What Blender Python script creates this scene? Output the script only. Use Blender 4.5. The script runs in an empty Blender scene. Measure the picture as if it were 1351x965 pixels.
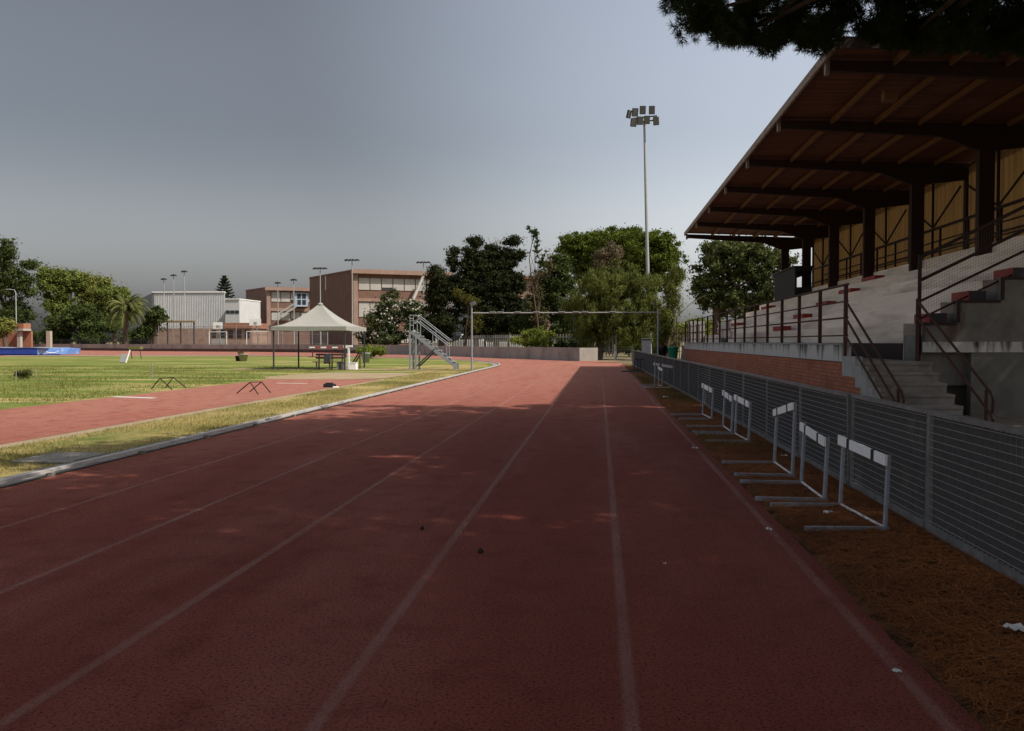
import bpy, math, random
import numpy as np
from mathutils import Vector, Matrix
from mathutils.geometry import tessellate_polygon
R = math.radians
random.seed(5)
rng = np.random.default_rng(11)
scene = bpy.context.scene
col = scene.collection
CLAY = False

# ------------------------------------------------------------------ camera
FPX, HX, HY, EYE = 1130.0, 791.0, 451.0, 1.494
pitch = math.atan((482.5 - HY) / FPX)
yaw = math.atan((HX - 675.5) / FPX * math.cos(pitch))
cam_d = bpy.data.cameras.new('camera')
cam = bpy.data.objects.new('camera', cam_d); col.objects.link(cam)
cam.location = (0, 0, EYE); cam.rotation_euler = (R(90) - pitch, 0, yaw)
cam_d.sensor_width = 36; cam_d.lens = FPX / 1351 * 36; cam_d.clip_end = 5000; cam_d.clip_start = 0.05
scene.camera = cam
_F = Vector((-math.sin(yaw) * math.cos(pitch), math.cos(yaw) * math.cos(pitch), -math.sin(pitch)))
_R = Vector((math.cos(yaw), math.sin(yaw), 0)); _U = _R.cross(_F)
def ray(u, v): return _F * FPX + _R * (u - 675.5) - _U * (v - 482.5)
def gp(u, v, z=0.0):
    d = ray(u, v); t = (z - EYE) / d.z
    return Vector((d.x * t, d.y * t, z))
def pt(u, v, Y):
    d = ray(u, v); t = Y / d.y
    return Vector((d.x * t, Y, EYE + d.z * t))

# ------------------------------------------------------------------ materials
MATS = {}
def mat(name, c, rough=0.8, var=0.0, scale=5.0, c2=None, bump=0.0, bscale=40.0, metal=0.0, spec=0.3,
        stretch=(1, 1, 1), grime=None, gscale=1.2, gthr=(0.5, 0.7)):
    m = bpy.data.materials.new(name); m.use_nodes = True
    n = m.node_tree; L = n.links; b = n.nodes['Principled BSDF']
    b.inputs['Roughness'].default_value = rough; b.inputs['Metallic'].default_value = metal
    b.inputs['Specular IOR Level'].default_value = spec
    tc = n.nodes.new('ShaderNodeTexCoord'); mp = n.nodes.new('ShaderNodeMapping')
    mp.inputs['Scale'].default_value = stretch; L.new(tc.outputs['Object'], mp.inputs[0])
    no = n.nodes.new('ShaderNodeTexNoise'); no.inputs['Scale'].default_value = scale
    no.inputs['Detail'].default_value = 6; no.inputs['Roughness'].default_value = 0.65
    L.new(mp.outputs[0], no.inputs['Vector'])
    cr = n.nodes.new('ShaderNodeValToRGB')
    if c2 is None: c2 = tuple(min(1, x * (1 + var)) for x in c); c1 = tuple(x * (1 - var) for x in c)
    else: c1 = c
    cr.color_ramp.elements[0].color = (*c1, 1); cr.color_ramp.elements[1].color = (*c2, 1)
    cr.color_ramp.elements[0].position = 0.3; cr.color_ramp.elements[1].position = 0.7
    L.new(no.outputs[0], cr.inputs[0]); out = cr.outputs[0]
    if grime:
        g = n.nodes.new('ShaderNodeTexNoise'); g.inputs['Scale'].default_value = gscale; g.inputs['Detail'].default_value = 8
        g.inputs['Roughness'].default_value = 0.7
        L.new(mp.outputs[0], g.inputs['Vector'])
        gr = n.nodes.new('ShaderNodeMapRange'); gr.inputs[1].default_value = gthr[0]; gr.inputs[2].default_value = gthr[1]
        L.new(g.outputs[0], gr.inputs[0])
        mx = n.nodes.new('ShaderNodeMix'); mx.data_type = 'RGBA'; mx.inputs['B'].default_value = (*grime, 1)
        L.new(gr.outputs[0], mx.inputs['Factor']); L.new(out, mx.inputs['A']); out = mx.outputs['Result']
    L.new(out, b.inputs['Base Color'])
    if bump:
        n2 = n.nodes.new('ShaderNodeTexNoise'); n2.inputs['Scale'].default_value = bscale; n2.inputs['Detail'].default_value = 4
        L.new(tc.outputs['Object'], n2.inputs['Vector'])
        bp = n.nodes.new('ShaderNodeBump'); bp.inputs['Strength'].default_value = bump; bp.inputs['Distance'].default_value = 0.02
        L.new(n2.outputs[0], bp.inputs['Height']); L.new(bp.outputs[0], b.inputs['Normal'])
    MATS[name] = m
    return m
def nd(n, t, **kw):
    x = n.nodes.new(t)
    for k, v in kw.items(): x.inputs[k].default_value = v
    return x
def mixrgb(n, fac, a, b):
    x = n.nodes.new('ShaderNodeMix'); x.data_type = 'RGBA'
    for key, val in (('Factor', fac), ('A', a), ('B', b)):
        if isinstance(val, (int, float)): x.inputs[key].default_value = val
        elif isinstance(val, tuple): x.inputs[key].default_value = (*val, 1)
        else: n.links.new(val, x.inputs[key])
    return x.outputs['Result']
def ramp(n, src, p0, p1):
    x = n.nodes.new('ShaderNodeMapRange'); x.inputs[1].default_value = p0; x.inputs[2].default_value = p1
    n.links.new(src, x.inputs[0]); return x.outputs[0]
def noise(n, vec, scale, detail=5, rough=0.6, stretch=None):
    if stretch:
        mp = n.nodes.new('ShaderNodeMapping'); mp.inputs['Scale'].default_value = stretch
        n.links.new(vec, mp.inputs[0]); vec = mp.outputs[0]
    x = nd(n, 'ShaderNodeTexNoise', Scale=scale, Detail=detail, Roughness=rough)
    n.links.new(vec, x.inputs['Vector']); return x.outputs[0]

def leaf_mat(name, a, b, trans=0.25, rough=0.85):
    m = bpy.data.materials.new(name); m.use_nodes = True; n = m.node_tree; L = n.links
    n.nodes.clear()
    o = n.nodes.new('ShaderNodeOutputMaterial')
    g = n.nodes.new('ShaderNodeNewGeometry'); tc = n.nodes.new('ShaderNodeTexCoord')
    big = noise(n, tc.outputs['Object'], 0.55, 4)
    add = n.nodes.new('ShaderNodeMath'); add.operation = 'MULTIPLY_ADD'
    L.new(g.outputs['Random Per Island'], add.inputs[0]); add.inputs[1].default_value = 0.5
    L.new(ramp(n, big, 0.3, 0.75), add.inputs[2])
    c = mixrgb(n, ramp(n, add.outputs[0], 0.0, 1.3), a, b)
    p = nd(n, 'ShaderNodeBsdfPrincipled', Roughness=rough); p.inputs['Specular IOR Level'].default_value = 0.06
    t = n.nodes.new('ShaderNodeBsdfTranslucent')
    L.new(c, p.inputs['Base Color']); L.new(c, t.inputs['Color'])
    mx = n.nodes.new('ShaderNodeMixShader'); mx.inputs[0].default_value = trans
    L.new(p.outputs[0], mx.inputs[1]); L.new(t.outputs[0], mx.inputs[2]); L.new(mx.outputs[0], o.inputs[0])
    return m

concrete = mat('concrete', (.30, .29, .27), .9, c2=(.42, .41, .39), scale=2.5, bump=.25, grime=(.16, .14, .12), gscale=.9, gthr=(.55, .8))
steps_m = mat('step_concrete', (.21, .185, .165), .9, c2=(.33, .295, .265), scale=3, bump=.25, grime=(.12, .10, .085), gscale=1.4, gthr=(.5, .75))
steel = mat('galvanised_steel', (.27, .29, .32), .55, var=.2, scale=14, metal=.2, spec=.4)
steel_dk = mat('dark_steel', (.045, .047, .055), .6, var=.25, scale=20, metal=.1)
fence_m = mat('fence_zinc', (.17, .168, .165), .55, var=.3, scale=9, metal=.25, grime=(.10, .07, .05), gscale=4, gthr=(.62, .8))
white = mat('white_paint', (.84, .84, .82), .5, var=.05, scale=20, grime=(.35, .32, .28), gscale=14, gthr=(.6, .85))
black = mat('black_paint', (.02, .02, .022), .6, var=.2)
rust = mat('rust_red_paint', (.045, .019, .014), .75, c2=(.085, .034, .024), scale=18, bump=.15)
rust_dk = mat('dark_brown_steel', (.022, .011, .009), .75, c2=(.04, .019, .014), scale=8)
red = mat('red_seat', (.30, .035, .03), .6, var=.25, scale=6, grime=(.12, .03, .025), gscale=5)
bark = mat('bark', (.06, .042, .03), .95, c2=(.13, .09, .065), scale=6, bump=.6, bscale=14, stretch=(1, 1, .3))
bark_dark = mat('dark_bark', (.03, .02, .015), .95, c2=(.07, .048, .035), scale=6, bump=.6, bscale=14, stretch=(1, 1, .3))
bark_pale = mat('pale_bark', (.16, .13, .11), .95, c2=(.26, .22, .18), scale=6, bump=.4, bscale=14, stretch=(1, 1, .3))
roof_m = mat('roof_sheet', (.085, .034, .019), .8, c2=(.15, .066, .036), scale=2.2, stretch=(.3, 2, 1), grime=(.08, .03, .02), gscale=1.5)
roof_edge_m = mat('roof_edge', (.20, .16, .14), .7, c2=(.30, .25, .22), scale=4, grime=(.18, .08, .05), gscale=3)
purlin_m = mat('purlin_ochre', (.12, .06, .03), .75, c2=(.18, .095, .05), scale=5)
wood = mat('bench_wood', (.10, .05, .03), .8, var=.3, scale=10, stretch=(.3, 1, 1))
canvas = mat('tent_canvas', (.30, .295, .27), .85, var=.06, scale=3)
grey_plastic = mat('grey_plastic', (.30, .31, .31), .6, var=.1)
green_plastic = mat('green_plastic', (.02, .22, .13), .5, var=.1)
brick_pale = mat('pale_brick', (.30, .19, .14), .9, c2=(.40, .27, .21), scale=1.2, grime=(.20, .12, .09), gscale=.7)
school_brick = mat('school_brick', (.14, .078, .058), .9, c2=(.185, .108, .082), scale=.7)
school_trim = mat('school_trim', (.24, .155, .12), .85, c2=(.30, .205, .165), scale=.9)
shutter = mat('white_shutter', (.38, .365, .34), .7, var=.10, scale=.5)
glass_dk = mat('dark_glass', (.03, .035, .04), .15, var=.3, spec=.5)
frame_blue = mat('blue_white_frame', (.30, .36, .44), .6, var=.1)
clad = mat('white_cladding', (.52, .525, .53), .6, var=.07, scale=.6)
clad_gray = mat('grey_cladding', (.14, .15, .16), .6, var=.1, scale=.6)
soil_block = mat('stone_planter', (.38, .33, .26), .9, var=.2)
terra = mat('terracotta_roof', (.28, .12, .07), .9, c2=(.36, .17, .11), scale=1.5)
grey_paint = mat('grey_paint', (.12, .13, .15), .6, var=.15)
wall_m = mat('retaining_wall', (.27, .25, .22), .95, c2=(.37, .345, .31), scale=.8, grime=(.13, .12, .11), gscale=.5, gthr=(.5, .72), stretch=(1, 1, .5))
wall_base = mat('wall_dark_band', (.10, .065, .05), .95, var=.25, scale=.7)
paper = mat('white_paper', (.65, .65, .63), .9, var=.08)
cone_m = mat('pine_cone_brown', (.035, .022, .015), .9, var=.4, scale=40)
mat_blue = mat('blue_vinyl', (.02, .055, .30), .5, c2=(.03, .08, .40), scale=.6)
mat_light = mat('pale_blue_vinyl', (.10, .22, .55), .5, c2=(.16, .32, .66), scale=1.0, grime=(.3, .42, .62), gscale=1.4, gthr=(.55, .62))
mat_pale = mat('grey_tarp', (.25, .28, .34), .6, var=.1, scale=1)
cloth_white = mat('white_cloth', (.55, .53, .50), .9, var=.1, scale=6)
stripe_red = mat('barrier_red', (.38, .05, .045), .6, var=.15)
twine = mat('thin_wire', (.30, .30, .30), .6, var=.1)

def brick_mat(name, axis, c1, c2, mortar):
    m = bpy.data.materials.new(name); m.use_nodes = True; n = m.node_tree; L = n.links; b = n.nodes['Principled BSDF']
    tc = n.nodes.new('ShaderNodeTexCoord'); s = n.nodes.new('ShaderNodeSeparateXYZ'); L.new(tc.outputs['Object'], s.inputs[0])
    cb = n.nodes.new('ShaderNodeCombineXYZ'); L.new(s.outputs[axis], cb.inputs[0]); L.new(s.outputs['Z'], cb.inputs[1])
    bt = n.nodes.new('ShaderNodeTexBrick'); L.new(cb.outputs[0], bt.inputs['Vector'])
    bt.inputs['Color1'].default_value = (*c1, 1); bt.inputs['Color2'].default_value = (*c2, 1); bt.inputs['Mortar'].default_value = (*mortar, 1)
    bt.inputs['Scale'].default_value = 1; bt.inputs['Brick Width'].default_value = .29; bt.inputs['Row Height'].default_value = .082
    bt.inputs['Mortar Size'].default_value = .013; bt.inputs['Bias'].default_value = -.1
    nz = noise(n, tc.outputs['Object'], 1.3, 6, .7)
    c = mixrgb(n, ramp(n, nz, .52, .75), bt.outputs['Color'], (c1[0] * .55, c1[1] * .55, c1[2] * .55))
    nz2 = noise(n, tc.outputs['Object'], 22, 3, .7)
    c = mixrgb(n, ramp(n, nz2, .62, .8), c, (.26, .17, .12))
    L.new(c, b.inputs['Base Color']); b.inputs['Roughness'].default_value = .9
    bp = n.nodes.new('ShaderNodeBump'); bp.inputs['Strength'].default_value = .5; bp.inputs['Distance'].default_value = .01
    inv = n.nodes.new('ShaderNodeMath'); inv.operation = 'SUBTRACT'; inv.inputs[0].default_value = 1; L.new(bt.outputs['Fac'], inv.inputs[1])
    L.new(inv.outputs[0], bp.inputs['Height']); L.new(bp.outputs[0], b.inputs['Normal'])
    return m
brick_y = brick_mat('red_brick', 'Y', (.36, .098, .040), (.48, .15, .07), (.18, .10, .07))

def streak_mat():   # painted concrete upstand with dark water runs
    m = bpy.data.materials.new('streaked_white'); m.use_nodes = True; n = m.node_tree; L = n.links; b = n.nodes['Principled BSDF']
    tc = n.nodes.new('ShaderNodeTexCoord')
    a = noise(n, tc.outputs['Object'], 3.2, 6, .75, (1, 1, .12)); d = noise(n, tc.outputs['Object'], 9, 5, .7)
    s = n.nodes.new('ShaderNodeSeparateXYZ'); L.new(tc.outputs['Object'], s.inputs[0])
    h = ramp(n, s.outputs['Z'], 1.05, 1.44)
    q = n.nodes.new('ShaderNodeMath'); q.operation = 'MULTIPLY_ADD'; L.new(h, q.inputs[0]); q.inputs[1].default_value = .16; L.new(a, q.inputs[2])
    c = mixrgb(n, ramp(n, q.outputs[0], .60, .74), (.50, .48, .455), (.05, .045, .04))
    c = mixrgb(n, ramp(n, d, .60, .78), c, (.18, .17, .16))
    L.new(c, b.inputs['Base Color']); b.inputs['Roughness'].default_value = .9
    return m
streak = streak_mat()

def rust_wall_mat():
    m = bpy.data.materials.new('stained_render'); m.use_nodes = True; n = m.node_tree; L = n.links; b = n.nodes['Principled BSDF']
    tc = n.nodes.new('ShaderNodeTexCoord')
    a = noise(n, tc.outputs['Object'], 1.5, 6, .7, (1, 1, .2)); d = noise(n, tc.outputs['Object'], 2.4, 6, .65)
    c = mixrgb(n, ramp(n, d, .35, .7), (.13, .12, .105), (.20, .185, .165))
    c = mixrgb(n, ramp(n, a, .54, .70), c, (.085, .045, .03))
    L.new(c, b.inputs['Base Color']); b.inputs['Roughness'].default_value = .92
    return m
stain = rust_wall_mat()

def translucent_mat(name, c, c2):
    m = bpy.data.materials.new(name); m.use_nodes = True; n = m.node_tree; L = n.links; n.nodes.clear()
    o = n.nodes.new('ShaderNodeOutputMaterial'); tc = n.nodes.new('ShaderNodeTexCoord')
    a = noise(n, tc.outputs['Object'], 1.6, 5, .6, (1, 2.0, .25))
    cc = mixrgb(n, ramp(n, a, .3, .7), c, c2)
    p = nd(n, 'ShaderNodeBsdfDiffuse'); t = n.nodes.new('ShaderNodeBsdfTranslucent')
    L.new(cc, p.inputs[0]); L.new(cc, t.inputs[0])
    mx = n.nodes.new('ShaderNodeMixShader'); mx.inputs[0].default_value = .22
    L.new(p.outputs[0], mx.inputs[1]); L.new(t.outputs[0], mx.inputs[2]); L.new(mx.outputs[0], o.inputs[0])
    return m
clad_back = translucent_mat('brown_translucent_sheet', (.115, .066, .026), (.17, .10, .038))

def track_mat():
    m = bpy.data.materials.new('red_tartan'); m.use_nodes = True; n = m.node_tree; L = n.links; b = n.nodes['Principled BSDF']
    tc = n.nodes.new('ShaderNodeTexCoord'); V = tc.outputs['Object']
    a = noise(n, V, .8, 6, .62, (1.2, .16, 1)); d = noise(n, V, 2.6, 7, .72); dust_lit = noise(n, V, .35, 6, .65, (1.6, .3, 1))
    g = noise(n, V, 62, 3, .75); sp = noise(n, V, 130, 2, .8)
    vo = nd(n, 'ShaderNodeTexVoronoi', Scale=95.0); L.new(V, vo.inputs['Vector'])
    c = mixrgb(n, ramp(n, a, .32, .68), (.185, .040, .027), (.25, .066, .046))
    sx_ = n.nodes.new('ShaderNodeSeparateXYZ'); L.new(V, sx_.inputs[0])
    # dusty tone plus sunlit paleness painted over the runway and far straight
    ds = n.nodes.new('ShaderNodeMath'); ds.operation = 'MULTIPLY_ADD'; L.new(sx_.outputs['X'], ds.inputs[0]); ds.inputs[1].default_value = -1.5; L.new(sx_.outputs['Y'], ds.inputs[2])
    dm = n.nodes.new('ShaderNodeMath'); dm.operation = 'MULTIPLY_ADD'; L.new(dust_lit, dm.inputs[0]); dm.inputs[1].default_value = 24.0; L.new(ds.outputs[0], dm.inputs[2])
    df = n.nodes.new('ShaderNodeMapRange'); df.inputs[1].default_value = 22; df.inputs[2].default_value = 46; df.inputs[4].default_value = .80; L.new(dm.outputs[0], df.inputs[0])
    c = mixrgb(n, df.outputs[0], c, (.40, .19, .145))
    c = mixrgb(n, ramp(n, dust_lit, .50, .72), c, (.31, .105, .078))
    c = mixrgb(n, ramp(n, d, .50, .74), c, (.16, .032, .020))
    c = mixrgb(n, ramp(n, g, .50, .64), c, (.060, .010, .007))
    c = mixrgb(n, ramp(n, sp, .60, .70), c, (.30, .11, .085))
    L.new(c, b.inputs['Base Color']); b.inputs['Roughness'].default_value = .9; b.inputs['Specular IOR Level'].default_value = .03
    b.inputs['Sheen Weight'].default_value = .05; b.inputs['Sheen Roughness'].default_value = .45; b.inputs['Sheen Tint'].default_value = (1, .80, .70, 1)
    bp = n.nodes.new('ShaderNodeBump'); bp.inputs['Strength'].default_value = .6; bp.inputs['Distance'].default_value = .008
    L.new(vo.outputs['Distance'], bp.inputs['Height']); L.new(bp.outputs[0], b.inputs['Normal'])
    return m
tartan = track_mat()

def line_mat():
    m = bpy.data.materials.new('worn_lane_paint'); m.use_nodes = True; n = m.node_tree; L = n.links; b = n.nodes['Principled BSDF']
    tc = n.nodes.new('ShaderNodeTexCoord'); V = tc.outputs['Object']
    a = noise(n, V, 55, 4, .8); d = noise(n, V, 1.2, 4, .6)
    mul = n.nodes.new('ShaderNodeMath'); mul.operation = 'ADD'; L.new(a, mul.inputs[0])
    sc = n.nodes.new('ShaderNodeMath'); sc.operation = 'MULTIPLY'; L.new(d, sc.inputs[0]); sc.inputs[1].default_value = .5; L.new(sc.outputs[0], mul.inputs[1])
    b.inputs['Base Color'].default_value = (.46, .25, .20, 1); b.inputs['Roughness'].default_value = .8
    t = n.nodes.new('ShaderNodeBsdfTransparent'); mx = n.nodes.new('ShaderNodeMixShader'); o = n.nodes['Material Output']
    at = n.nodes.new('ShaderNodeAttribute'); at.attribute_name = 'coverage'
    cv = n.nodes.new('ShaderNodeMath'); cv.operation = 'MULTIPLY'; L.new(ramp(n, mul.outputs[0], .50, 1.45), cv.inputs[0]); L.new(at.outputs['Fac'], cv.inputs[1])
    L.new(cv.outputs[0], mx.inputs[0]); L.new(t.outputs[0], mx.inputs[1]); L.new(b.outputs[0], mx.inputs[2]); L.new(mx.outputs[0], o.inputs[0])
    return m
lane_paint = line_mat()

def ground_mat(name, layers, rough=.95, bump=.6, bsc=30):
    m = bpy.data.materials.new(name); m.use_nodes = True; n = m.node_tree; L = n.links; b = n.nodes['Principled BSDF']
    tc = n.nodes.new('ShaderNodeTexCoord'); V = tc.outputs['Object']
    c = layers[0]
    for (colr, sc, p0, p1, st) in layers[1:]:
        c = mixrgb(n, ramp(n, noise(n, V, sc, 7, .68, st), p0, p1), c, colr)
    L.new(c, b.inputs['Base Color']); b.inputs['Roughness'].default_value = rough; b.inputs['Specular IOR Level'].default_value = .1
    bp = n.nodes.new('ShaderNodeBump'); bp.inputs['Strength'].default_value = bump; bp.inputs['Distance'].default_value = .03
    L.new(noise(n, V, bsc, 5, .75), bp.inputs['Height']); L.new(bp.outputs[0], b.inputs['Normal'])
    return m
turf = ground_mat('turf', [(.125, .165, .033), ((.36, .285, .12), .30, .48, .60, (.35, 1.6, 1)), ((.09, .14, .024), .22, .50, .62, (.3, 1.8, 1)),
                           ((.24, .21, .07), 2.5, .52, .72, None), ((.08, .10, .02), 18, .52, .74, None)])
turf_dry = ground_mat('dry_turf', [(.26, .21, .075), ((.38, .29, .13), .5, .42, .62, (1, .6, 1)), ((.10, .13, .03), .55, .53, .66, (1, .5, 1)),
                                   ((.08, .08, .025), 16, .50, .74, None)])
soil = ground_mat('dry_soil', [(.22, .17, .11), ((.13, .12, .045), .08, .45, .6, None), ((.30, .25, .18), 1.2, .5, .75, None), ((.12, .09, .06), 9, .55, .8, None)])
sand = ground_mat('sand', [(.28, .21, .13), ((.35, .28, .18), .9, .4, .65, None), ((.27, .20, .13), 3.5, .55, .75, None)])
litter_m = ground_mat('needle_litter', [(.15, .060, .023), ((.23, .10, .040), 2.2, .42, .66, None), ((.03, .014, .007), 7, .46, .66, None), ((.33, .165, .07), 60, .54, .72, None),
                                        ((.06, .055, .016), .45, .56, .68, None)], bump=1.0, bsc=45)
paving = ground_mat('yard_paving', [(.20, .17, .14), ((.13, .11, .09), 1.5, .45, .7, None)])

# ------------------------------------------------------------------ mesh helpers
class MB:
    def __init__(s): s.v = []; s.f = []; s.m = []; s.s = []; s.mi = 0
    def add(s, vs, fs, smooth=False):
        o = len(s.v); s.v += [tuple(x) for x in vs]
        for f in fs: s.f.append(tuple(i + o for i in f)); s.m.append(s.mi); s.s.append(smooth)
    def box(s, a, b, rot=None, org=None):
        x0, y0, z0 = a; x1, y1, z1 = b
        vs = [Vector(p) for p in ((x0,y0,z0),(x1,y0,z0),(x1,y1,z0),(x0,y1,z0),(x0,y0,z1),(x1,y0,z1),(x1,y1,z1),(x0,y1,z1))]
        if rot is not None:
            M = rot if isinstance(rot, Matrix) else Matrix.Rotation(rot, 3, 'Z')
            O = Vector(org or (0, 0, 0)); vs = [M @ (p - O) + O for p in vs]
        s.add(vs, [(0,3,2,1),(4,5,6,7),(0,1,5,4),(1,2,6,5),(2,3,7,6),(3,0,4,7)])
        return s
    def beam(s, p, q, w, h, up=(0, 0, 1)):      # rectangular bar p->q, w across, h along up
        p = Vector(p); q = Vector(q); d = (q - p).normalized(); up = Vector(up)
        if abs(d.dot(up)) > .98: up = Vector((1, 0, 0))
        r = d.cross(up).normalized(); u = r.cross(d)
        vs = []
        for c in (p, q):
            for a, b in ((-1,-1),(1,-1),(1,1),(-1,1)): vs.append(c + r * a * w / 2 + u * b * h / 2)
        s.add(vs, [(3,2,1,0),(4,5,6,7),(0,1,5,4),(1,2,6,5),(2,3,7,6),(3,0,4,7)]); return s
    def tube(s, pts, r, n=8, cap=True):
        pts = [Vector(p) for p in pts]; N = len(pts)
        rs = r if isinstance(r, (list, tuple)) else [r] * N
        vs = []; 
        for i, p in enumerate(pts):
            d = (pts[min(i + 1, N - 1)] - pts[max(i - 1, 0)]).normalized()
            a = Vector((0, 0, 1)) if abs(d.z) < .9 else Vector((1, 0, 0))
            e = d.cross(a).normalized(); g = d.cross(e)
            for k in range(n):
                t = 2 * math.pi * k / n; vs.append(p + (e * math.cos(t) + g * math.sin(t)) * rs[i])
        fs = [(i * n + k, i * n + (k + 1) % n, (i + 1) * n + (k + 1) % n, (i + 1) * n + k) for i in range(N - 1) for k in range(n)]
        s.add(vs, fs, True)
        if cap: s.add(vs[:n], [tuple(range(n))]); s.add(vs[-n:], [tuple(range(n))[::-1]])
        return s
    def prism(s, poly, ax, a0, a1):             # poly 2D in the two other axes, extruded along ax
        n = len(poly)
        def mk(p, a):
            if ax == 'x': return (a, p[0], p[1])
            if ax == 'y': return (p[0], a, p[1])
            return (p[0], p[1], a)
        vs = [mk(p, a0) for p in poly] + [mk(p, a1) for p in poly]
        tris = tessellate_polygon([[Vector((p[0], p[1], 0)) for p in poly]])
        fs = [tuple(t) for t in tris] + [tuple(i + n for i in t[::-1]) for t in tris]
        fs += [(i, (i + 1) % n, (i + 1) % n + n, i + n) for i in range(n)]
        s.add(vs, fs); return s
    def lathe(s, c, prof, n=16):
        vs = []
        for (r, z) in prof:
            for k in range(n):
                t = 2 * math.pi * k / n; vs.append((c[0] + r * math.cos(t), c[1] + r * math.sin(t), c[2] + z))
        m = len(prof)
        s.add(vs, [(i*n+k, i*n+(k+1)%n, (i+1)*n+(k+1)%n, (i+1)*n+k) for i in range(m-1) for k in range(n)], True); return s
    def build(s, name, material, parent=None, bevel=0):
        me = bpy.data.meshes.new(name)
        off = Vector((0, 0, 0))
        q = parent
        while q is not None: off += q.location; q = q.parent
        me.from_pydata([tuple(Vector(p) - off) for p in s.v], [], s.f)
        ms = material if isinstance(material, (list, tuple)) else [material]
        for m in ms: me.materials.append(m)
        me.polygons.foreach_set('material_index', s.m); me.polygons.foreach_set('use_smooth', s.s)
        me.update()
        import bmesh
        bm = bmesh.new(); bm.from_mesh(me); bmesh.ops.recalc_face_normals(bm, faces=bm.faces); bm.to_mesh(me); bm.free()
        o = bpy.data.objects.new(name, me); col.objects.link(o)
        if parent: o.parent = parent
        if bevel:
            b = o.modifiers.new('bevel', 'BEVEL'); b.width = bevel; b.segments = 2; b.limit_method = 'ANGLE'
        return o
def np_obj(name, V, F, material, parent=None, smooth=False):
    me = bpy.data.meshes.new(name); V = np.asarray(V, dtype=np.float32); F = np.asarray(F, dtype=np.int32)
    off = Vector((0, 0, 0)); q = parent
    while q is not None: off += q.location; q = q.parent
    V = V - np.array(off, dtype=np.float32)
    k = F.shape[1]; me.vertices.add(len(V)); me.vertices.foreach_set('co', V.ravel())
    me.loops.add(F.size); me.loops.foreach_set('vertex_index', F.ravel())
    me.polygons.add(len(F)); me.polygons.foreach_set('loop_start', np.arange(0, F.size, k, dtype=np.int32))
    me.polygons.foreach_set('loop_total', np.full(len(F), k, dtype=np.int32))
    me.materials.append(material); me.update(calc_edges=True); me.validate()
    o = bpy.data.objects.new(name, me); col.objects.link(o)
    if parent: o.parent = parent
    return o
def tag(o, label=None, cat=None, group=None, kind=None):
    if label: o['label'] = label
    if cat: o['category'] = cat
    if group: o['group'] = group
    if kind: o['kind'] = kind
    return o
def thing(name, label, cat, loc=(0, 0, 0), group=None):
    o = bpy.data.objects.new(name, None); col.objects.link(o); o.location = loc; o.empty_display_size = .2
    return tag(o, label, cat, group)
def copy_tree(o, parent=None):
    c = o.copy(); col.objects.link(c); c.parent = parent
    for ch in list(o.children): copy_tree(ch, c)
    return c
def sheet(name, poly, z, material, label=None):
    vs = [(p[0], p[1], z) for p in poly]
    tris = tessellate_polygon([[Vector((p[0], p[1], 0)) for p in poly]])
    mb = MB(); mb.add(vs, [tuple(t) for t in tris]); o = mb.build(name, material)
    me = o.data
    if sum(p.normal.z for p in me.polygons) < 0: me.flip_normals()
    return tag(o, kind='structure')

# ------------------------------------------------------------------ ground, track, infield
CX, CY, RI = -42.05, 50.0, 36.0       # bend centre and kerb radius
def arc(r, a0=0.0, a1=150.0, n=60): return [(CX + r * math.cos(R(a0 + (a1 - a0) * i / n)), CY + r * math.sin(R(a0 + (a1 - a0) * i / n))) for i in range(n + 1)]
S = 3000
sheet('ground', [(-S, -S), (S, -S), (S, S), (-S, S)], -.03, soil)
wall_pts = [gp(u, v) for u, v in ((786, 476.3), (762, 476.6), (735, 475.6), (700, 474.2), (650, 472.4), (600, 470.3), (555, 468.4), (510, 467), (430, 465.6), (345, 464.6), (200, 463.6), (80, 462.3), (-60, 461.2), (-260, 460.2))]
wall_xy = [(p.x, p.y) for p in wall_pts]
kerb_xy = [(CX + RI, -45)] + arc(RI)
outer = [(1.48, -45), (1.48, 44.0), (1.55, 62.0)] + [(x, y - .02) for x, y in wall_xy] + [(-260, 60), (-90, 60)]
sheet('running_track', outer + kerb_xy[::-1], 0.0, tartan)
infield = kerb_xy + [(CX - 60, CY + 5), (-160, 30), (-160, -45)]
infield = [(x - .02, y) for x, y in kerb_xy] + [(-86, 66), (-200, 60), (-200, -45)]
sheet('infield_grass', infield, -.008, turf)
# strip of dry turf between kerb and jump runway
sheet('dry_grass_strip', [(-6.32, -45), (-6.32, 47.5), (-7.2, 55.5), (-9, 58), (-11.5, 52), (-12, 46), (-8.9, 42), (-8.3, 33), (-8.3, -45)], -.004, turf_dry)
sheet('runway_border_sand', [(-8.3, -45), (-8.3, 33), (-8.62, 33.5), (-8.72, -45)], -.002, sand)
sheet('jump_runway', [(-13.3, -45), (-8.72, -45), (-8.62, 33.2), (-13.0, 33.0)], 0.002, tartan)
sp = [(-13.3, 33.1), (-12.5, 32.8), (-9.5, 33.2), (-8.7, 34), (-8.5, 37), (-8.7, 39.5), (-9.6, 40.3), (-10.5, 39.8), (-12.2, 40.4), (-13.2, 39.5), (-13.9, 37), (-14.1, 35)]
sheet('sand_pit', sp, .006, sand)
sheet('sandy_path', [(-20, 44.6), (-8.6, 43.6), (-6.5, 44.6), (-6.4, 46), (-9, 45.6), (-20, 46.0)], .008, sand)
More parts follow.
